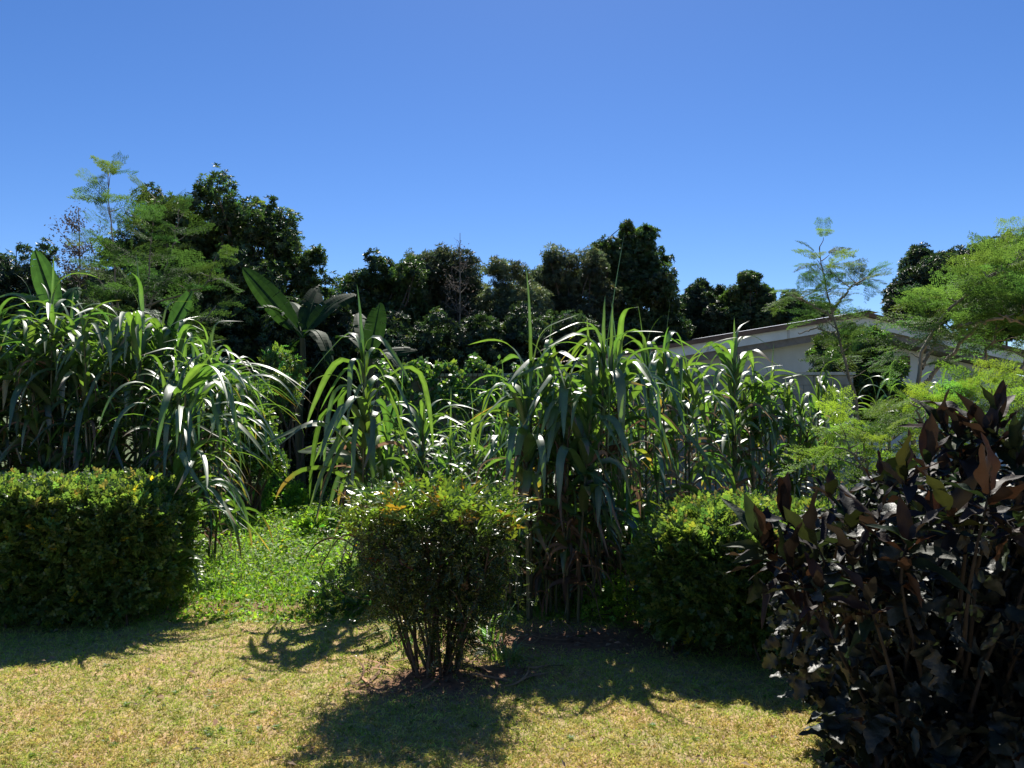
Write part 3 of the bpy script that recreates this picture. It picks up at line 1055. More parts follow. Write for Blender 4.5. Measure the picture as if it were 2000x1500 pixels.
banana(745, 10.5, 880, [(775, 772, -.1, .10, .03, (-.5, -.8, .1), 0), (700, 800, .2, .1, .1, up, 0)],
       "young banana shoot with a bright yellow-green leaf inside the cane", trunk_r=.04, k=2.6)


# ------------------------------------------------------------------ sugarcane
NS = 15


def blades(acc, p0, az, phi, bend, L, W, tint, tipdry=None, power=1.6, twist=None, az_drift=None, fold=False):
    """arching ribbon blades, all arguments arrays of n; phi = start angle from vertical"""
    n = len(L)
    s = np.linspace(0, 1, NS)
    if power > 2:
        g = s[None] ** power * np.ones((n, 1))
    else:
        cc = U(.30, .62, n)[:, None]; wd = U(.12, .48, n)[:, None]
        if fold:
            cc = U(.20, .48, n)[:, None]; wd = U(.08, .20, n)[:, None]
        g = np.clip((s[None] - cc + wd) / (2 * wd), 0, 1)
        g = .85 * g * g * (3 - 2 * g) + .15 * s[None]
    th = phi[:, None] + bend[:, None] * g
    th = np.minimum(th, math.radians(176))
    ad = np.zeros(n) if az_drift is None else az_drift
    aa = az[:, None] + ad[:, None] * s[None] ** 2
    dirs = np.stack([np.sin(th) * np.cos(aa), np.sin(th) * np.sin(aa), np.cos(th)], -1)
    ds = (L / (NS - 1))[:, None, None]
    pts = p0[:, None] + np.concatenate([np.zeros((n, 1, 3)), np.cumsum((dirs[:, :-1] + dirs[:, 1:]) / 2, 1)], 1) * ds
    side = np.stack([-np.sin(aa), np.cos(aa), np.zeros_like(aa)], -1)
    nr = np.cross(dirs, side)
    tw = (np.zeros(n) if twist is None else twist)[:, None] * (.3 + s[None])
    c, q = np.cos(tw)[..., None], np.sin(tw)[..., None]
    side, nr = side * c + nr * q, nr * c - side * q
    prof = np.minimum(1, (s / .12 + .25)) * (1 - s ** 2.2) ** .8
    w = W[:, None] * prof[None] * .5
    ruff = 1 + .08 * np.sin(s[None] * 25 + az[:, None] * 7)
    V = np.stack([pts - side * (w * ruff)[..., None] + nr * (w * .22)[..., None],
                  pts - side * (w * .12)[..., None] - nr * 0,
                  pts + side * (w * .12)[..., None],
                  pts + side * (w / ruff)[..., None] + nr * (w * .22)[..., None]], 2)
    k = (np.arange(n) * NS * 4)[:, None, None]
    i = (np.arange(NS - 1) * 4)[None, :, None]
    j = np.arange(3)[None, None]
    a = k + i + j
    f = np.stack([a, a + 1, a + 5, a + 4], -1).reshape(-1, 4)
    T = np.repeat(np.repeat(tint[:, None, None], NS, 1), 4, 2).copy()
    T[:, :, 1:3] *= np.array([1.5, 1.35, 1.6])           # pale midrib
    if tipdry is not None:
        m = np.clip((s[None] - (1 - tipdry[:, None])) / .12, 0, 1)[..., None, None]
        T = T * (1 - m) + np.array([4.0, 1.35, 2.0]) * m * tint.mean(1)[:, None, None, None]
    acc.add(V.reshape(-1, 3), f, T.reshape(-1, 3))
    return pts


def cane(u, D, whorl_v, label, stalks=3, spread=.22, L=1.25, W=.055, top=7, low=6, lean=(0, 0), spear=.55, group="sugarcane clumps", thin=1.0, base_lean=0.12, dry=.25, lowspan=.55, spaim=None, fold=False):
    base = P(u, 900, D); base[2] = 0
    W = W * 1.25
    zt = P(u, whorl_v, D)[2] - .12
    root = thing("sugarcane_clump", base, label, "sugarcane", group)
    lv, dl = Acc(), Acc()
    for k in range(stalks):
        a0 = U(0, 6.28)
        r0 = spread * .35 * math.sqrt(rng.random())
        hz = zt * (1 if k == 0 else U(.72, 1.0))
        hor = np.array([math.cos(a0), math.sin(a0)])
        b = base + np.array([hor[0] * r0, hor[1] * r0, -.03])
        off = spread * U(.2, 1.0) if k else 0.0
        t_ = np.array([base[0] + hor[0] * (r0 + off) + lean[0], base[1] + hor[1] * (r0 + off) + lean[1], hz])
        n = 16
        s = np.linspace(0, 1, n)[:, None]
        line = b + (t_ - b) * np.concatenate([s ** 1.4, s ** 1.4, s], 1)
        rr = .015 * thin * (1 - .35 * s[:, 0]) * (1 + .16 * (np.arange(n) % 2))
        st = Acc()
        tube(st, line, rr, 7, np.array([1, 1, 1]) * U(.7, 1.2))
        st.build("stalk", M['cane'], root)
        tdir = norm(line[-1] - line[-3])
        # top whorl
        m = top
        az = a0 + np.arange(m) * math.pi + rng.normal(0, .45, m) + U(0, 6.28)
        tt = np.linspace(0, 1, m)                       # 0 = outermost leaf
        p0 = line[-1][None] - tdir * ((1 - tt) * .42)[:, None]
        phi = np.radians(34 - 26 * tt + rng.normal(0, 5, m))
        bend = np.radians(138 - 35 * tt ** 3 + rng.normal(0, 24, m))
        if fold:
            phi = np.radians(26 - 20 * tt + rng.normal(0, 5, m)); bend = np.radians(158 - 20 * tt ** 3 + rng.normal(0, 12, m)) - phi * .5
        LL = L * (1 - .30 * tt) * U(.8, 1.12, m)
        WW = W * (1 - .35 * tt) * U(.8, 1.2, m)
        col = tints(m, .8, 1.25, .10)
        td = np.where(rng.random(m) < .25, U(.05, .25, m), 0)
        blades(lv, p0, az, phi, bend, LL, WW, col, td, twist=rng.normal(0, .35, m), az_drift=rng.normal(0, .4, m), fold=fold)
        # spear leaf
        if spear:
            spk = spear if k == 0 else spear * U(.3, .55)
            az1 = U(0, 6.28, 2)
            if spaim and k == 0: az1[0] = spaim[0]
            blades(lv, np.repeat(line[-1][None] - tdir * .1, 2, 0), az1, np.radians([spaim[1] if spaim and k == 0 else U(1, 6), U(1, 6)]), np.radians(np.array([U(2, 14), U(30, 150)])), np.array([spk * U(1., 1.25), spk * U(.6, .9)]) + .15,
                   np.array([.030, .025]) * W / .065, tints(2, .9, 1.3, .1), None, power=2.5)
        # green leaves down the stalk
        m = low
        if m:
            j = U(1 - lowspan, .93, m)
            p0 = np.stack([np.interp(j, s[:, 0], line[:, c]) for c in range(3)], -1)
            az = U(0, 6.28, m)
            LL = L * U(.45, .95, m)
            blades(lv, p0, az, np.radians(U(18, 55, m)), np.radians(U(80, 140, m)), LL, W * U(.55, 1.1, m), tints(m, .55, 1.2, .15),
                   np.where(rng.random(m) < .4, U(.05, .4, m), 0), twist=rng.normal(0, .8, m), az_drift=rng.normal(0, .8, m))
        # dead leaves hanging
        m = int(low * dry) + 5
        j = U(.12, .85, m)
        p0 = np.stack([np.interp(j, s[:, 0], line[:, c]) for c in range(3)], -1)
        blades(dl, p0, U(0, 6.28, m), np.radians(U(25, 80, m)), np.radians(U(90, 140, m)), L * U(.3, .7, m), W * U(.15, .55, m), tints(m, .2, .9, .08), np.where(rng.random(m) < 0, 0, 0), twist=rng.normal(0, 2.2, m), az_drift=rng.normal(0, 1.2, m))
    lv.build("leaves", M['blade'], root)
    dl.build("dead_leaves", M['drybl'], root)
    return root


LEFT = "cane stand behind the left hedge"
cl = [
 (-70, 10.6, 660, "cane clump cut by the left picture edge"),
 (5, 10.8, 640, "leftmost whole cane clump behind the left hedge"),
 (60, 11.6, 600, "cane clump directly under the upright pointed banana leaf"),
 (105, 10.6, 605, "cane clump with broad pale blades right of the banana leaf"),
 (150, 11.2, 620, "cane clump in the left stand, below the tallest feathery tree"),
 (200, 10.6, 640, "broad-leaved cane clump in the middle front of the left stand"),
 (240, 11.6, 650, "rear cane clump in the middle of the left stand"),
 (290, 10.7, 610, "tall cane clump below the dark slanting banana leaf"),
 (335, 11.3, 655, "rear cane clump at the right part of the left stand"),
]
for i, (u, D, v, lab) in enumerate(cl):
    cane(u, D, v, lab, stalks=6, spread=.42, L=1.35, W=.08, top=7, low=12, group=LEFT, spear=(.75 if i in (2, 3, 7) else .35), lowspan=.75)
cane(375, 10.2, 690, "outer cane clump at the left stand's right side with long arching blades", stalks=7, spread=.5, L=1.45, W=.06, top=8, low=13, group=LEFT, spear=.3, lean=(.14, -.1), lowspan=.8)
cane(405, 10.4, 720, "last cane clump of the left stand, drooping over the weeds", stalks=5, spread=.45, L=1.4, W=.05, top=8, low=10, group=LEFT, spear=.3, lean=(.12, 0), lowspan=.8)


def cane_spray(base_u, D, spots, label):
    """leaning cane whose blades stream out to the right and down"""
    base = P(base_u, 900, D); base[2] = 0
    root = thing("sugarcane_clump", base, label, "sugarcane", LEFT)
    lv = Acc()
    for (u, v, Y, n, L, W) in spots:
        e_ = P(u, v, Y)
        st = Acc()
        ln = bend_line(base + rng.normal(0, .06, 3) * [1, 1, 0] - [0, 0, .03], e_, 12, .03)
        tube(st, ln, np.linspace(.014, .008, 12) * (1 + .15 * (np.arange(12) % 2)), 7)
        st.build("stalk", M['cane'], root)
        az = rng.normal(-.25, .55, n)
        blades(lv, e_ + rng.normal(0, .04, (n, 3)), az, np.radians(U(25, 62, n)), np.radians(U(75, 125, n)), L * U(.7, 1.15, n), np.full(n, W) * U(.7, 1.2, n),
               tints(n, .8, 1.3, .1), np.where(rng.random(n) < .4, U(.05, .3, n), 0), twist=rng.normal(0, .4, n), az_drift=rng.normal(0, .4, n))
    lv.build("leaves", M['blade'], root)


cane_spray(330, 8.8, [(362, 770, 8.8, 8, 1.5, .085), (350, 850, 8.6, 8, 1.35, .08), (375, 800, 8.9, 7, 1.6, .07)], "leaning cane clump trailing blades past the left hedge's end")
cane_spray(345, 8.3, [(352, 930, 8.3, 8, 1.15, .085), (358, 1010, 8.1, 7, .95, .08), (345, 960, 8.2, 6, 1.25, .08), (340, 1110, 7.8, 5, .5, .06)], "lowest cane clump drooping to the lawn at the left hedge's end")
cane(130, 12.2, 680, "rear cane clump half hidden at the back left of the stand", stalks=5, spread=.5, L=1.1, W=.06, top=6, low=12, group=LEFT, lowspan=.85)
cane(400, 12.2, 740, "rear cane clump at the back right of the left stand", stalks=5, spread=.5, L=1.1, W=.055, top=6, low=12, group=LEFT, lowspan=.85)

MID = "cane stand in the middle"
cane(705, 8.3, 700, "lone cane clump with one spear leaf left of the middle stand", stalks=3, spread=.14, L=1.5, W=.085, top=9, low=5, group=MID, fold=True, spear=.75)
cane(725, 8.9, 850, "short cane clump tucked right behind the lone clump", stalks=3, spread=.25, L=1.0, W=.06, top=8, low=6, group=MID, spear=.5)
cane(825, 9.2, 815, "thin cane clump with an upright spear behind the small shrub", stalks=3, spread=.2, L=1.15, W=.06, top=8, low=10, group=MID, lowspan=.7, dry=1.0, spear=.7)
cane(790, 9.8, 850, "low thin cane clump left behind the small shrub", stalks=3, spread=.3, L=.9, W=.04, top=7, low=10, group=MID, lowspan=.7, dry=1.0, spear=.9)
cane(880, 9.6, 850, "thin grassy cane clump behind the small shrub's right half", stalks=3, spread=.25, L=1.0, W=.045, top=7, low=10, group=MID, lowspan=.7, dry=1.0, spear=.6)
cane(930, 10.2, 830, "slender arching cane clump left of the dense middle stand", stalks=4, spread=.3, L=1.15, W=.045, top=7, low=10, group=MID, lowspan=.7, dry=1.0, spear=.6)
cane(985, 9.6, 800, "thin-leaved cane clump at the left side of the dense middle stand", stalks=4, spread=.3, L=1.1, W=.045, top=7, low=11, group=MID, lowspan=.75, dry=1.0, spear=.6)
cane(1035, 7.5, 715, "tall front cane clump with twin spear leaves above the small shrub's right side", stalks=3, spread=.10, L=1.2, W=.075, top=8, low=6, group=MID, spear=.85)
cane(1075, 7.7, 700, "front cane clump with a shining folded blade beside the twin spears", stalks=3, spread=.16, L=1.25, W=.085, top=8, low=10, fold=True, group=MID, lowspan=.7, dry=1.0, spear=.5)
cane(1120, 7.4, 760, "front cane clump with silvery drooping blades", stalks=3, spread=.18, L=1.15, W=.085, top=8, low=10, fold=True, group=MID, lowspan=.7, dry=1.0, spear=.3)
cane(1160, 7.6, 690, "cane clump with the longest spear leaf leaning right", stalks=3, spread=.12, L=1.35, W=.085, top=8, low=10, group=MID, lowspan=.7, dry=1.0, spear=1.1, lean=(.06, 0), spaim=(0.1, 8))
cane(1205, 8.0, 690, "cane clump with wide arching blades in the middle stand", stalks=2, spread=.2, L=1.35, W=.075, top=7, low=8, group=MID, lowspan=.75, dry=1.0, spear=.6)
cane(1255, 9.4, 690, "cane clump in front of the left end of the house", stalks=2, spread=.2, L=1.3, W=.07, top=7, low=8, group=MID, lowspan=.75, dry=1.0, spear=.65)
cane(1295, 9.2, 690, "dark-bladed cane clump at the right side of the dense middle stand", stalks=2, spread=.16, L=1.45, W=.075, top=7, low=8, fold=True, group=MID, lowspan=.75, dry=1.0, spear=.55)
cane(1335, 9.8, 740, "cane clump with drooping dark blades before the white wall", stalks=3, spread=.2, L=1.3, W=.065, top=8, low=11, group=MID, lowspan=.75, dry=1.0, spear=.3)
cane(1140, 9.0, 760, "rear cane clump in the dense middle stand, left part", stalks=4, spread=.35, L=1.1, W=.06, top=7, low=14, group=MID, lowspan=.9, dry=1.0)
cane(1220, 10.2, 820, "rear cane clump in the dense middle stand, right part", stalks=3, spread=.35, L=1.1, W=.06, top=7, low=14, group=MID, lowspan=.9, dry=1.0)
cane(1060, 9.2, 790, "rear cane clump behind the twin spears", stalks=4, spread=.35, L=1.1, W=.055, top=7, low=14, group=MID, lowspan=.9, dry=1.0)

for (u, D, v, lab) in [(1010, 8.0, 1010, "low leafy cane shoots at the left foot of the middle stand"), (1065, 8.4, 990, "low leafy cane shoots between the front stalks"),
                       (1125, 8.2, 1000, "low leafy cane shoots right of the front stalks"), (1185, 8.5, 1010, "low leafy cane shoots at the right foot of the middle stand"),
                       (1235, 9.0, 960, "low leafy cane shoots beside the right hedge's end"), (960, 8.8, 950, "low leafy cane shoots behind the small shrub's right edge")]:
    cane(u, D, v, lab, stalks=5, spread=.32, L=.95, W=.05, top=7, low=9, group="young cane shoots", spear=.2, lowspan=.95, dry=.8)

RIGHT = "cane stand on the right"
cane(1438, 10.9, 690, "tall cane clump with a clustered spear before the house gable's left slope", stalks=3, spread=.14, L=1.3, W=.080, top=8, low=8, group=RIGHT, spear=.55)
cane(1385, 11.7, 770, "short cane clump left of the tall right-hand spear", stalks=3, spread=.25, L=1.0, W=.057, top=7, low=8, group=RIGHT, spear=.3)
cane(1480, 11.2, 750, "cane clump with bright back-lit blades above the right hedge", stalks=4, spread=.25, L=1.05, W=.080, top=7, low=11, group=RIGHT, spear=.4, lowspan=.8)
cane(1500, 11.6, 735, "taller rear cane clump with thin tips in the right stand", stalks=3, spread=.2, L=1.0, W=.057, top=6, low=9, group=RIGHT, spear=.5)
cane(1540, 11.1, 760, "cane clump with white shining blades above the right hedge", stalks=4, spread=.25, L=1.0, W=.075, top=7, low=11, group=RIGHT, spear=.3, lowspan=.8)
cane(1590, 11.8, 740, "grassy cane clump left of the vine-covered bush", stalks=4, spread=.3, L=.9, W=.057, top=8, low=12, group=RIGHT, spear=.3, lowspan=.85)
cane(1625, 12.4, 770, "fine-leaved cane clump before the vine-covered bush", stalks=4, spread=.3, L=.9, W=.046, top=8, low=9, group=RIGHT, spear=.3)
cane(1735, 11.8, 735, "thin arching cane clump between bush and house wall", stalks=2, spread=.2, L=.85, W=.052, top=6, low=4, group=RIGHT, spear=0)
cane(1835, 12.0, 735, "thin arching cane clump below the vent in the house wall", stalks=2, spread=.2, L=.85, W=.046, top=6, low=4, group=RIGHT, spear=0)


# ------------------------------------------------------------------ hedges
def hedge(c, half, rot, n, label, name="clipped_hedge", pw=5.0, size=.092):
    c = np.array(c, float); half = np.array(half, float)
    root = thing(name, (c[0], c[1], 0), label, "hedge", "clipped hedges")
    ca, sa = math.cos(rot), math.sin(rot)
    Rz = np.array([[ca, -sa, 0], [sa, ca, 0], [0, 0, 1]])
    # directions uniform over the box surface
    ar = np.array([half[1] * half[2], half[0] * half[2], half[0] * half[1]])
    ax = rng.choice(3, n, p=ar / ar.sum())
    d = U(-1, 1, (n, 3))
    sg = np.where(rng.random(n) < .5, -1, 1)
    sg = np.where((ax == 2) & (rng.random(n) < .85), 1, sg)
    sg = np.where((ax == 1) & (rng.random(n) < .5), -1, sg)
    d[np.arange(n), ax] = sg
    q = d / (np.sum(np.abs(d) ** pw, 1) ** (1 / pw))[:, None]
    nr = np.sign(q) * np.abs(q) ** (pw - 1) / half
    nr = norm(nr)
    depth = rng.exponential(.085, n)
    loc = q * half
    bump = .15 * fbm(loc[:, 0] + loc[:, 1], loc[:, 2] + loc[:, 1] * .5, .55, 71) + .05 * fbm(loc[:, 0] + 2 * loc[:, 1], loc[:, 2] + loc[:, 1], .17, 72)
    loc = loc + nr * (bump - depth)[:, None]
    # thin out the lower front so that stems and light show through
    zrel = loc[:, 2] / half[2]
    keep = (rng.random(n) < np.clip(.75 + zrel * .5, .42, 1)) & (fbm(loc[:, 0] + .7 * loc[:, 1], loc[:, 2] - .5 * loc[:, 1], .28, 74) > -.30 + .25 * zrel * (zrel < 0) - .3 * (nr[:, 2] > .5))
    loc, nr, depth, zrel = loc[keep], nr[keep], depth[keep], zrel[keep]
    n = len(loc)
    # untrimmed new shoots stand a little proud of the top
    shoot = (nr[:, 2] > .6) & (depth < .03) & (rng.random(n) < .5)
    loc[shoot, 2] += U(0, .07, shoot.sum())
    pos = loc @ Rz.T + c
    nw = nr @ Rz.T
    dd = nw * .9 + rand_dir(n) * .9 + np.array([0, 0, .5])
    nn = rand_dir(n) * .9 + nw * .4 + np.array([0, 0, .8])
    col = tints(n, .65, 1.3, .14)
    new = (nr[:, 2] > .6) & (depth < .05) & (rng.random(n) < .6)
    col[new] *= np.array([1.55, 1.35, 1.2])  # top leaves tinted lighter: sunlight painted in, plus some young-growth colour
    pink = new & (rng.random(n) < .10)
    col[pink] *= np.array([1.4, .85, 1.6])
    yel = rng.random(n) < .006
    col[yel] *= np.array([5, 2.6, 1])
    acc = Acc()
    s = U(.75, 1.3, n) * size
    sp = rng.integers(0, 3, n)
    for k in range(3):
        m = sp == k
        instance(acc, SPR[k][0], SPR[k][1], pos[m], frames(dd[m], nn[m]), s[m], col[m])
    # loose fill inside
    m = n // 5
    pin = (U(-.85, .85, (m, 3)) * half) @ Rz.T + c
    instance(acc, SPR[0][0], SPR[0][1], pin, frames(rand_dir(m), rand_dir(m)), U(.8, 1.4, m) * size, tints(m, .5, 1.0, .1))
    acc.build("foliage", M['hedge'], root)
    acc = Acc()
    ns = int(half[0] * half[1] * 4 * 9)
    for i in range(ns):
        b = np.array([U(-.85, .85) * half[0], U(-.75, .75) * half[1], -half[2]])
        t = np.array([b[0] + rng.normal(0, .18), b[1] + rng.normal(0, .15), half[2] * U(.4, .85)])
        t[:2] = np.clip(t[:2], -half[:2] * .9, half[:2] * .9)
        A = b @ Rz.T + c; B = t @ Rz.T + c
        A[2] = -.03
        ln = bend_line(A, B, 7, .04)
        tube(acc, ln, np.linspace(.013, .005, 7), 5)
        for k in range(3):
            j = int(U(1, 6)); e_ = ln[j] + np.array([rng.normal(0, .12), rng.normal(0, .12), U(.1, .3)])
            tube(acc, bend_line(ln[j], e_, 4, .06), np.linspace(.006, .002, 4), 4)
    acc.build("stem", M['stem'], root)


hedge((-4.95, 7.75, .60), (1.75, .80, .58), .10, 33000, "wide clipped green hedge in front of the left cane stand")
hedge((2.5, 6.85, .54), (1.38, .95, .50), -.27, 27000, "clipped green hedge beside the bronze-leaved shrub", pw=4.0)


# ------------------------------------------------------------------ small shrub in the centre
def centre_shrub():
    base = P(852, 1330, 5.85); base[2] = 0
    root = thing("garden_shrub", base, "many-stemmed small shrub with yellow-orange new leaves in the centre", "shrub")
    acc = Acc(); lv = Acc()
    # dark mound of old wood at the foot
    ns = 24
    tips, mids = [], []
    for i in range(ns):
        a = U(0, 6.28); r = .17 * math.sqrt(rng.random())
        b = base + np.array([math.cos(a) * r, math.sin(a) * r * .8, .0])
        t = base + np.array([math.cos(a) * U(.15, .55) + rng.normal(0, .06), math.sin(a) * U(.1, .42), U(.95, 1.25)])
        ln = bend_line(b, t, 11, .025)
        tube(acc, ln, np.linspace(U(.009, .017), .005, 11), 6, np.ones(3) * U(.6, 1.1))
        for k in range(9):
            j = int(U(4, 11)); st = ln[min(j, 10)]
            e_ = st + np.array([rng.normal(0, .16), rng.normal(0, .14), U(.03, .3)])
            br = bend_line(st, e_, 5, .06)
            tube(acc, br, np.linspace(.004, .002, 5), 4)
            mids.append(br[1:])
        tips.append(ln[-1])
    acc.build("stem", M['stem'], root)
    # body of small dark leaves
    n = 5200
    q = U(-1, 1, (n * 3, 3))
    q = q[(np.abs(q[:, 0]) ** 3 + np.abs(q[:, 1]) ** 3 + np.abs(q[:, 2]) ** 4) < 1][:n]
    n = len(q)
    c = base + np.array([.0, 0, .82])
    half = np.array([.55, .46, .45])
    pos = c + q * half
    lowz = q[:, 2]
    pos[:, 0] = base[0] + (pos[:, 0] - base[0]) * (.84 + .16 * np.clip(lowz + .5, 0, 1))
    pos += rng.normal(0, .03, (n, 3))
    pos[:, 0] += q[:, 0] * .10 * fbm(pos[:, 2], pos[:, 1], .35, 95)
    pos[:, 2] += .05 * fbm(pos[:, 0], pos[:, 1], .3, 96)
    keep = (rng.random(n) < np.clip(.62 + lowz * .5, .2, 1)) & (fbm(pos[:, 0] * 1.3 + pos[:, 1], pos[:, 2], .22, 91) > -.2)
    pos = pos[keep]; lowz = lowz[keep]; n = len(pos)
    k = rng.integers(0, 3, n)
    d = rand_dir(n) + np.array([0, 0, -.1]); nr = rand_dir(n) + [0, 0, .9]
    col = tints(n, .55, 1.2, .12)
    red = (lowz > -.1) & (lowz < .35) & (rng.random(n) < .08)
    col[red] *= np.array([2.2, .55, .9])
    s = U(.06, .105, n)
    for j in range(3):
        m = k == j
        instance(lv, NAN[j][0], NAN[j][1], pos[m], frames(d[m], nr[m]), s[m], col[m])
    # straggling lower sprays
    m = 1500
    mm = np.concatenate(mids)
    pp = mm[rng.integers(0, len(mm), m)] + rng.normal(0, .05, (m, 3))
    pp[:, 2] -= U(0, .42, m)
    pp[:, :2] += (pp[:, :2] - base[:2]) * .25
    instance(lv, NAN[1][0], NAN[1][1], pp, frames(rand_dir(m), rand_dir(m) + [0, 0, 1.]), U(.05, .1, m), tints(m, .6, 1.2, .1))
    # new top shoots
    m = 430
    x = U(-.58, .58, m); y = U(-.48, .48, m)
    hh = 1.17 + .16 * fbm(x, y, .35, 93) + .05 * rng.normal(size=m) + .10 * (1 - (x / .58) ** 2)
    pp = base + np.stack([x, y, hh], -1)
    d = np.stack([rng.normal(0, .7, m) + x * .8, rng.normal(0, .7, m), U(.3, 1.1, m)], -1)
    col = tints(m, .9, 1.5, .1) * np.array([2.2, 2.2, 1.1])
    orange = rng.random(m) < .15
    col[orange] *= np.array([1.9, .8, .8])
    k = rng.integers(0, 3, m)
    s = U(.11, .20, m)
    for j in range(3):
        q_ = k == j
        instance(lv, NAN[j][0], NAN[j][1], pp[q_], frames(d[q_], np.tile([0, -.2, 1.], (q_.sum(), 1)) + rng.normal(0, .3, (q_.sum(), 3))), s[q_], col[q_])
    lv.build("foliage", M['nandina'], root)


centre_shrub()


def grass_tuft(u, v, Y, h, n, label, wide=.012, spread=.12):
    base = P(u, v, Y); base[2] = 0
    acc = Acc()
    a = U(0, 6.28, n)
    r = spread * np.sqrt(rng.random(n)) * .6
    p0 = base + np.stack([np.cos(a) * r, np.sin(a) * r, np.zeros(n)], -1)
    blades(acc, p0, a + rng.normal(0, .5, n), np.radians(U(2, 30, n)), np.radians(U(20, 110, n)), h * U(.5, 1.1, n), np.full(n, wide) * U(.7, 1.3, n), tints(n, .8, 1.7, .15))
    o = acc.build("grass_tuft", M['blade'])
    tag(o, label, "grass", "tall grass tufts")


grass_tuft(985, 1290, 6.3, .34, 90, "fluffy green grass tuft at the foot of the front cane", .008, .22)
grass_tuft(955, 1260, 6.8, .55, 26, "upright broad grass shoots right of the shrub stems", .022, .2)
grass_tuft(790, 1262, 6.7, .36, 40, "grass tuft behind the left of the shrub stems", .012, .3)
grass_tuft(880, 1262, 6.9, .32, 50, "grass tuft seen between the shrub stems", .012, .4)
grass_tuft(648, 1190, 7.9, .75, 10, "few long grass blades left of the shrub", .02, .1)

for (u, v, Y, hh, n, lab, mk) in [
        (690, 1110, 8.0, .45, 420, "low dark weed clump touching the small shrub's left side", 'vine'),
        (1225, 1200, 7.6, .45, 420, "low weed clump between the front cane and the right hedge", 'weed'),
        (1290, 1050, 8.9, .7, 500, "weed clump behind the right hedge's left corner", 'vine'),
        (540, 930, 15.0, .7, 700, "heap of broad-leaved weeds at the foot of the dark trees", 'weed'),
        (620, 960, 12.5, .35, 500, "low weed mound in front of the small banana plant", 'weed')]:
    base = P(u, v, Y); base[2] = 0
    root = thing("weed_clump", base, lab, "weeds", "weed clumps")
    acc = Acc()
    r = rng.random(n) ** .5; a = U(0, 6.28, n)
    w = hh * 1.0
    pos = base + np.stack([np.cos(a) * r * w, np.sin(a) * r * w, hh * rng.random(n) ** .7 * (1 - r * r * .7)], -1)
    instance(acc, SPR[1][0], SPR[1][1], pos, frames(rand_dir(n) + [0, 0, .5], rand_dir(n) + [0, 0, 1.]), U(.05, .11, n) * (Y / 8) ** .7, tints(n, .6, 1.5, .15))
    acc.build("foliage", M[mk], root)
    acc = Acc()
    for i in range(22):
        tube(acc, bend_line(base + rng.normal(0, .05, 3) * [1, 1, 0], pos[i], 5, .05), np.linspace(.006, .003, 5), 4)
    acc.build("stem", M['stem'], root)


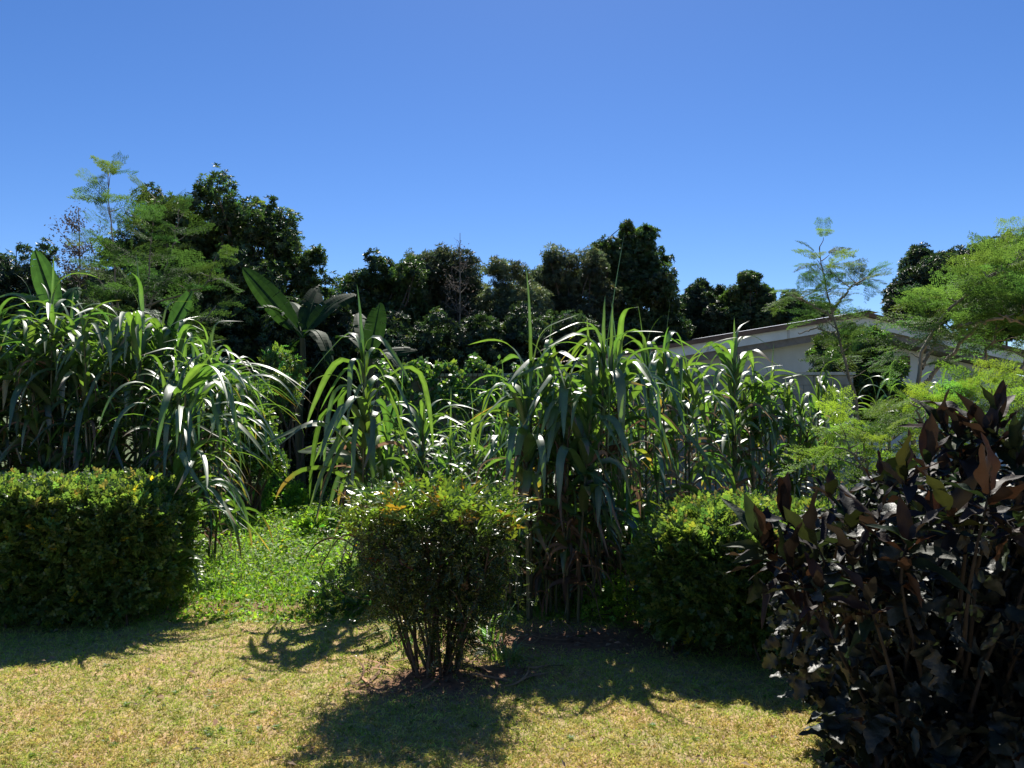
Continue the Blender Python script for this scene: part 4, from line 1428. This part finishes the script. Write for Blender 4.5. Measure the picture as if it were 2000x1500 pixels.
# ------------------------------------------------------------------ bronze-leaved shrub, right foreground
def bronze_shrub():
    base = P(1830, 1300, 3.9); base[2] = 0
    root = thing("bronze_leaved_shrub", base, "big dark shrub with long bronze leaves and grey lobed leaves below, right foreground", "shrub")
    lan = [leaf_grid(14, lambda s: .30 * np.sin(np.pi * np.clip(s, 0, 1) ** .8) ** .8 + .012, .22, d, wv) for d, wv in ((.2, .10), (-.15, .12), (.7, .10))]
    lob = [leaf_grid(12, lambda s: (.78 * np.sin(np.pi * np.clip(s, 0, 1) ** .62) ** .7) * (1 + .22 * np.sin(s * 22)) + .012, .12, d, .08) for d in (.35, .6)]
    # branch ends: (u, v, Y)
    ends = [(1600, 1030, 5.2), (1650, 980, 5.1), (1560, 1075, 5.3), (1700, 950, 5.0), (1890, 815, 3.7), (1950, 815, 3.6), (1845, 835, 3.8), (1480, 1050, 3.7), (1530, 1010, 3.8), (1870, 860, 3.7), (1930, 850, 3.6), (1985, 880, 3.5), (1810, 900, 3.6), (1765, 930, 3.5), (1715, 1010, 3.4), (1655, 1010, 3.7), (1660, 1085, 3.4),
            (1590, 1060, 3.5), (1545, 1110, 3.5), (1500, 1075, 3.8), (1600, 1150, 3.3), (1690, 1170, 3.2), (1770, 1060, 3.2), (1850, 1000, 3.2), (1930, 960, 3.1),
            (1990, 1010, 3.1), (1720, 940, 3.9), (1620, 970, 4.1), (1840, 930, 3.9), (1900, 900, 4.1), (2050, 900, 3.5), (2090, 1000, 3.2), (2000, 940, 4.0), (2080, 860, 4.0)]
    for i in range(84):
        u = U(1640, 2250) if i % 3 else U(1620, 1760); v = U(1100, 1560)
        ends.append((u, v, U(3.2, 4.7)))
    for i in range(26):
        ends.append((U(1700, 2250), U(930, 1100), U(3.3, 4.9)))
    br = Acc(); lv = Acc(); lw = Acc()
    for k, (u, v, Y) in enumerate(ends):
        e_ = P(u, v, Y)
        b0 = base + np.array([rng.normal(0, .12), rng.normal(0, .12), 0])
        ln = bend_line(b0, e_, 12, .04, .05)
        tube(br, ln, np.linspace(.016, .005, 12), 6)
        top = v < 1130 and k < 34
        tdir = norm(ln[-1] - ln[-3]) + np.array([0, 0, .7])
        tdir = norm(tdir)
        m = int(U(9, 13)) if top else int(U(7, 11))
        az = np.arange(m) * 2.4 + U(0, 6)
        el = np.radians(np.linspace(72, -20, m) + rng.normal(0, 14, m)) if top else np.radians(np.linspace(60, -25, m))
        d = np.stack([np.cos(az) * np.cos(el), np.sin(az) * np.cos(el), np.sin(el)], -1)
        d = norm(d + (tdir - [0, 0, 1]) * .5)
        pos = ln[-1][None] - tdir * (np.linspace(0, .13, m))[:, None]
        nr = np.tile([0, 0, 1.], (m, 1)) + rng.normal(0, .35, (m, 3)) - d * .1
        if top or rng.random() < .42:
            s = U(.10, .235, m) * (1.05 if top else .85)
            col = tints(m, .5, 1.6, .2)
            gr = rng.random(m) < .3
            col[gr] *= np.array([.9, 2.2, .9])
            for j in range(3):
                q = (np.arange(m) % 3) == j
                instance(lv, lan[j][0], lan[j][1], pos[q], frames(d[q], nr[q]), s[q], col[q])
        else:
            s = U(.07, .155, m)
            col = tints(m, .7, 1.4, .1)
            rd = rng.random(m) < .12
            col[rd] *= np.array([2.4, .9, .7])
            for j in range(2):
                q = (np.arange(m) % 2) == j
                instance(lw, lob[j][0], lob[j][1], pos[q] + rng.normal(0, .03, (q.sum(), 3)), frames(d[q], nr[q]), s[q], col[q])
        # smaller leaves down the branch
        m = 20
        j = U(.30, .95, m)
        sx = np.linspace(0, 1, 12)
        pp = np.stack([np.interp(j, sx, ln[:, c]) for c in range(3)], -1) + rng.normal(0, .06, (m, 3))
        T = lob[k % 2] if k % 3 else lan[k % 3]
        instance(lw, T[0], T[1], pp, frames(rand_dir(m) + [0, 0, -.2], rand_dir(m) + [0, 0, 1.2]), U(.06, .12, m), tints(m, .5, 1.4, .2))
    # fill of dusky leaves through the body
    n = 6000
    q = rand_dir(n) * (rng.random(n) ** .45)[:, None]
    c = base + np.array([.48, .45, .80])
    pos = c + q * np.array([1.12, 1.2, .82])
    pos = pos[pos[:, 2] > .04]; n = len(pos)
    q2 = rand_dir(1500) * (rng.random(1500) ** .45)[:, None]
    pos = np.concatenate([pos, np.array([2.45, 5.1, .95]) + q2 * np.array([.66, .5, .62])]); n = len(pos)
    # keep the left flank ragged
    for j in range(2):
        m = (np.arange(n) % 2) == j
        instance(lw, lob[j][0], lob[j][1], pos[m], frames(rand_dir(m.sum()) + [0, 0, -.3], rand_dir(m.sum()) * .9 + [0, 0, 1.0]), U(.06, .125, m.sum()), tints(m.sum(), .5, 1.3, .15))
    br.build("stem", surf("dark_bark", (.012, .011, .009), (.03, .026, .02), 25, .8, .4, .005), root)
    lv.build("bronze_leaves", M['croton'], root)
    lw.build("lobed_leaves", M['lobed'], root)


bronze_shrub()
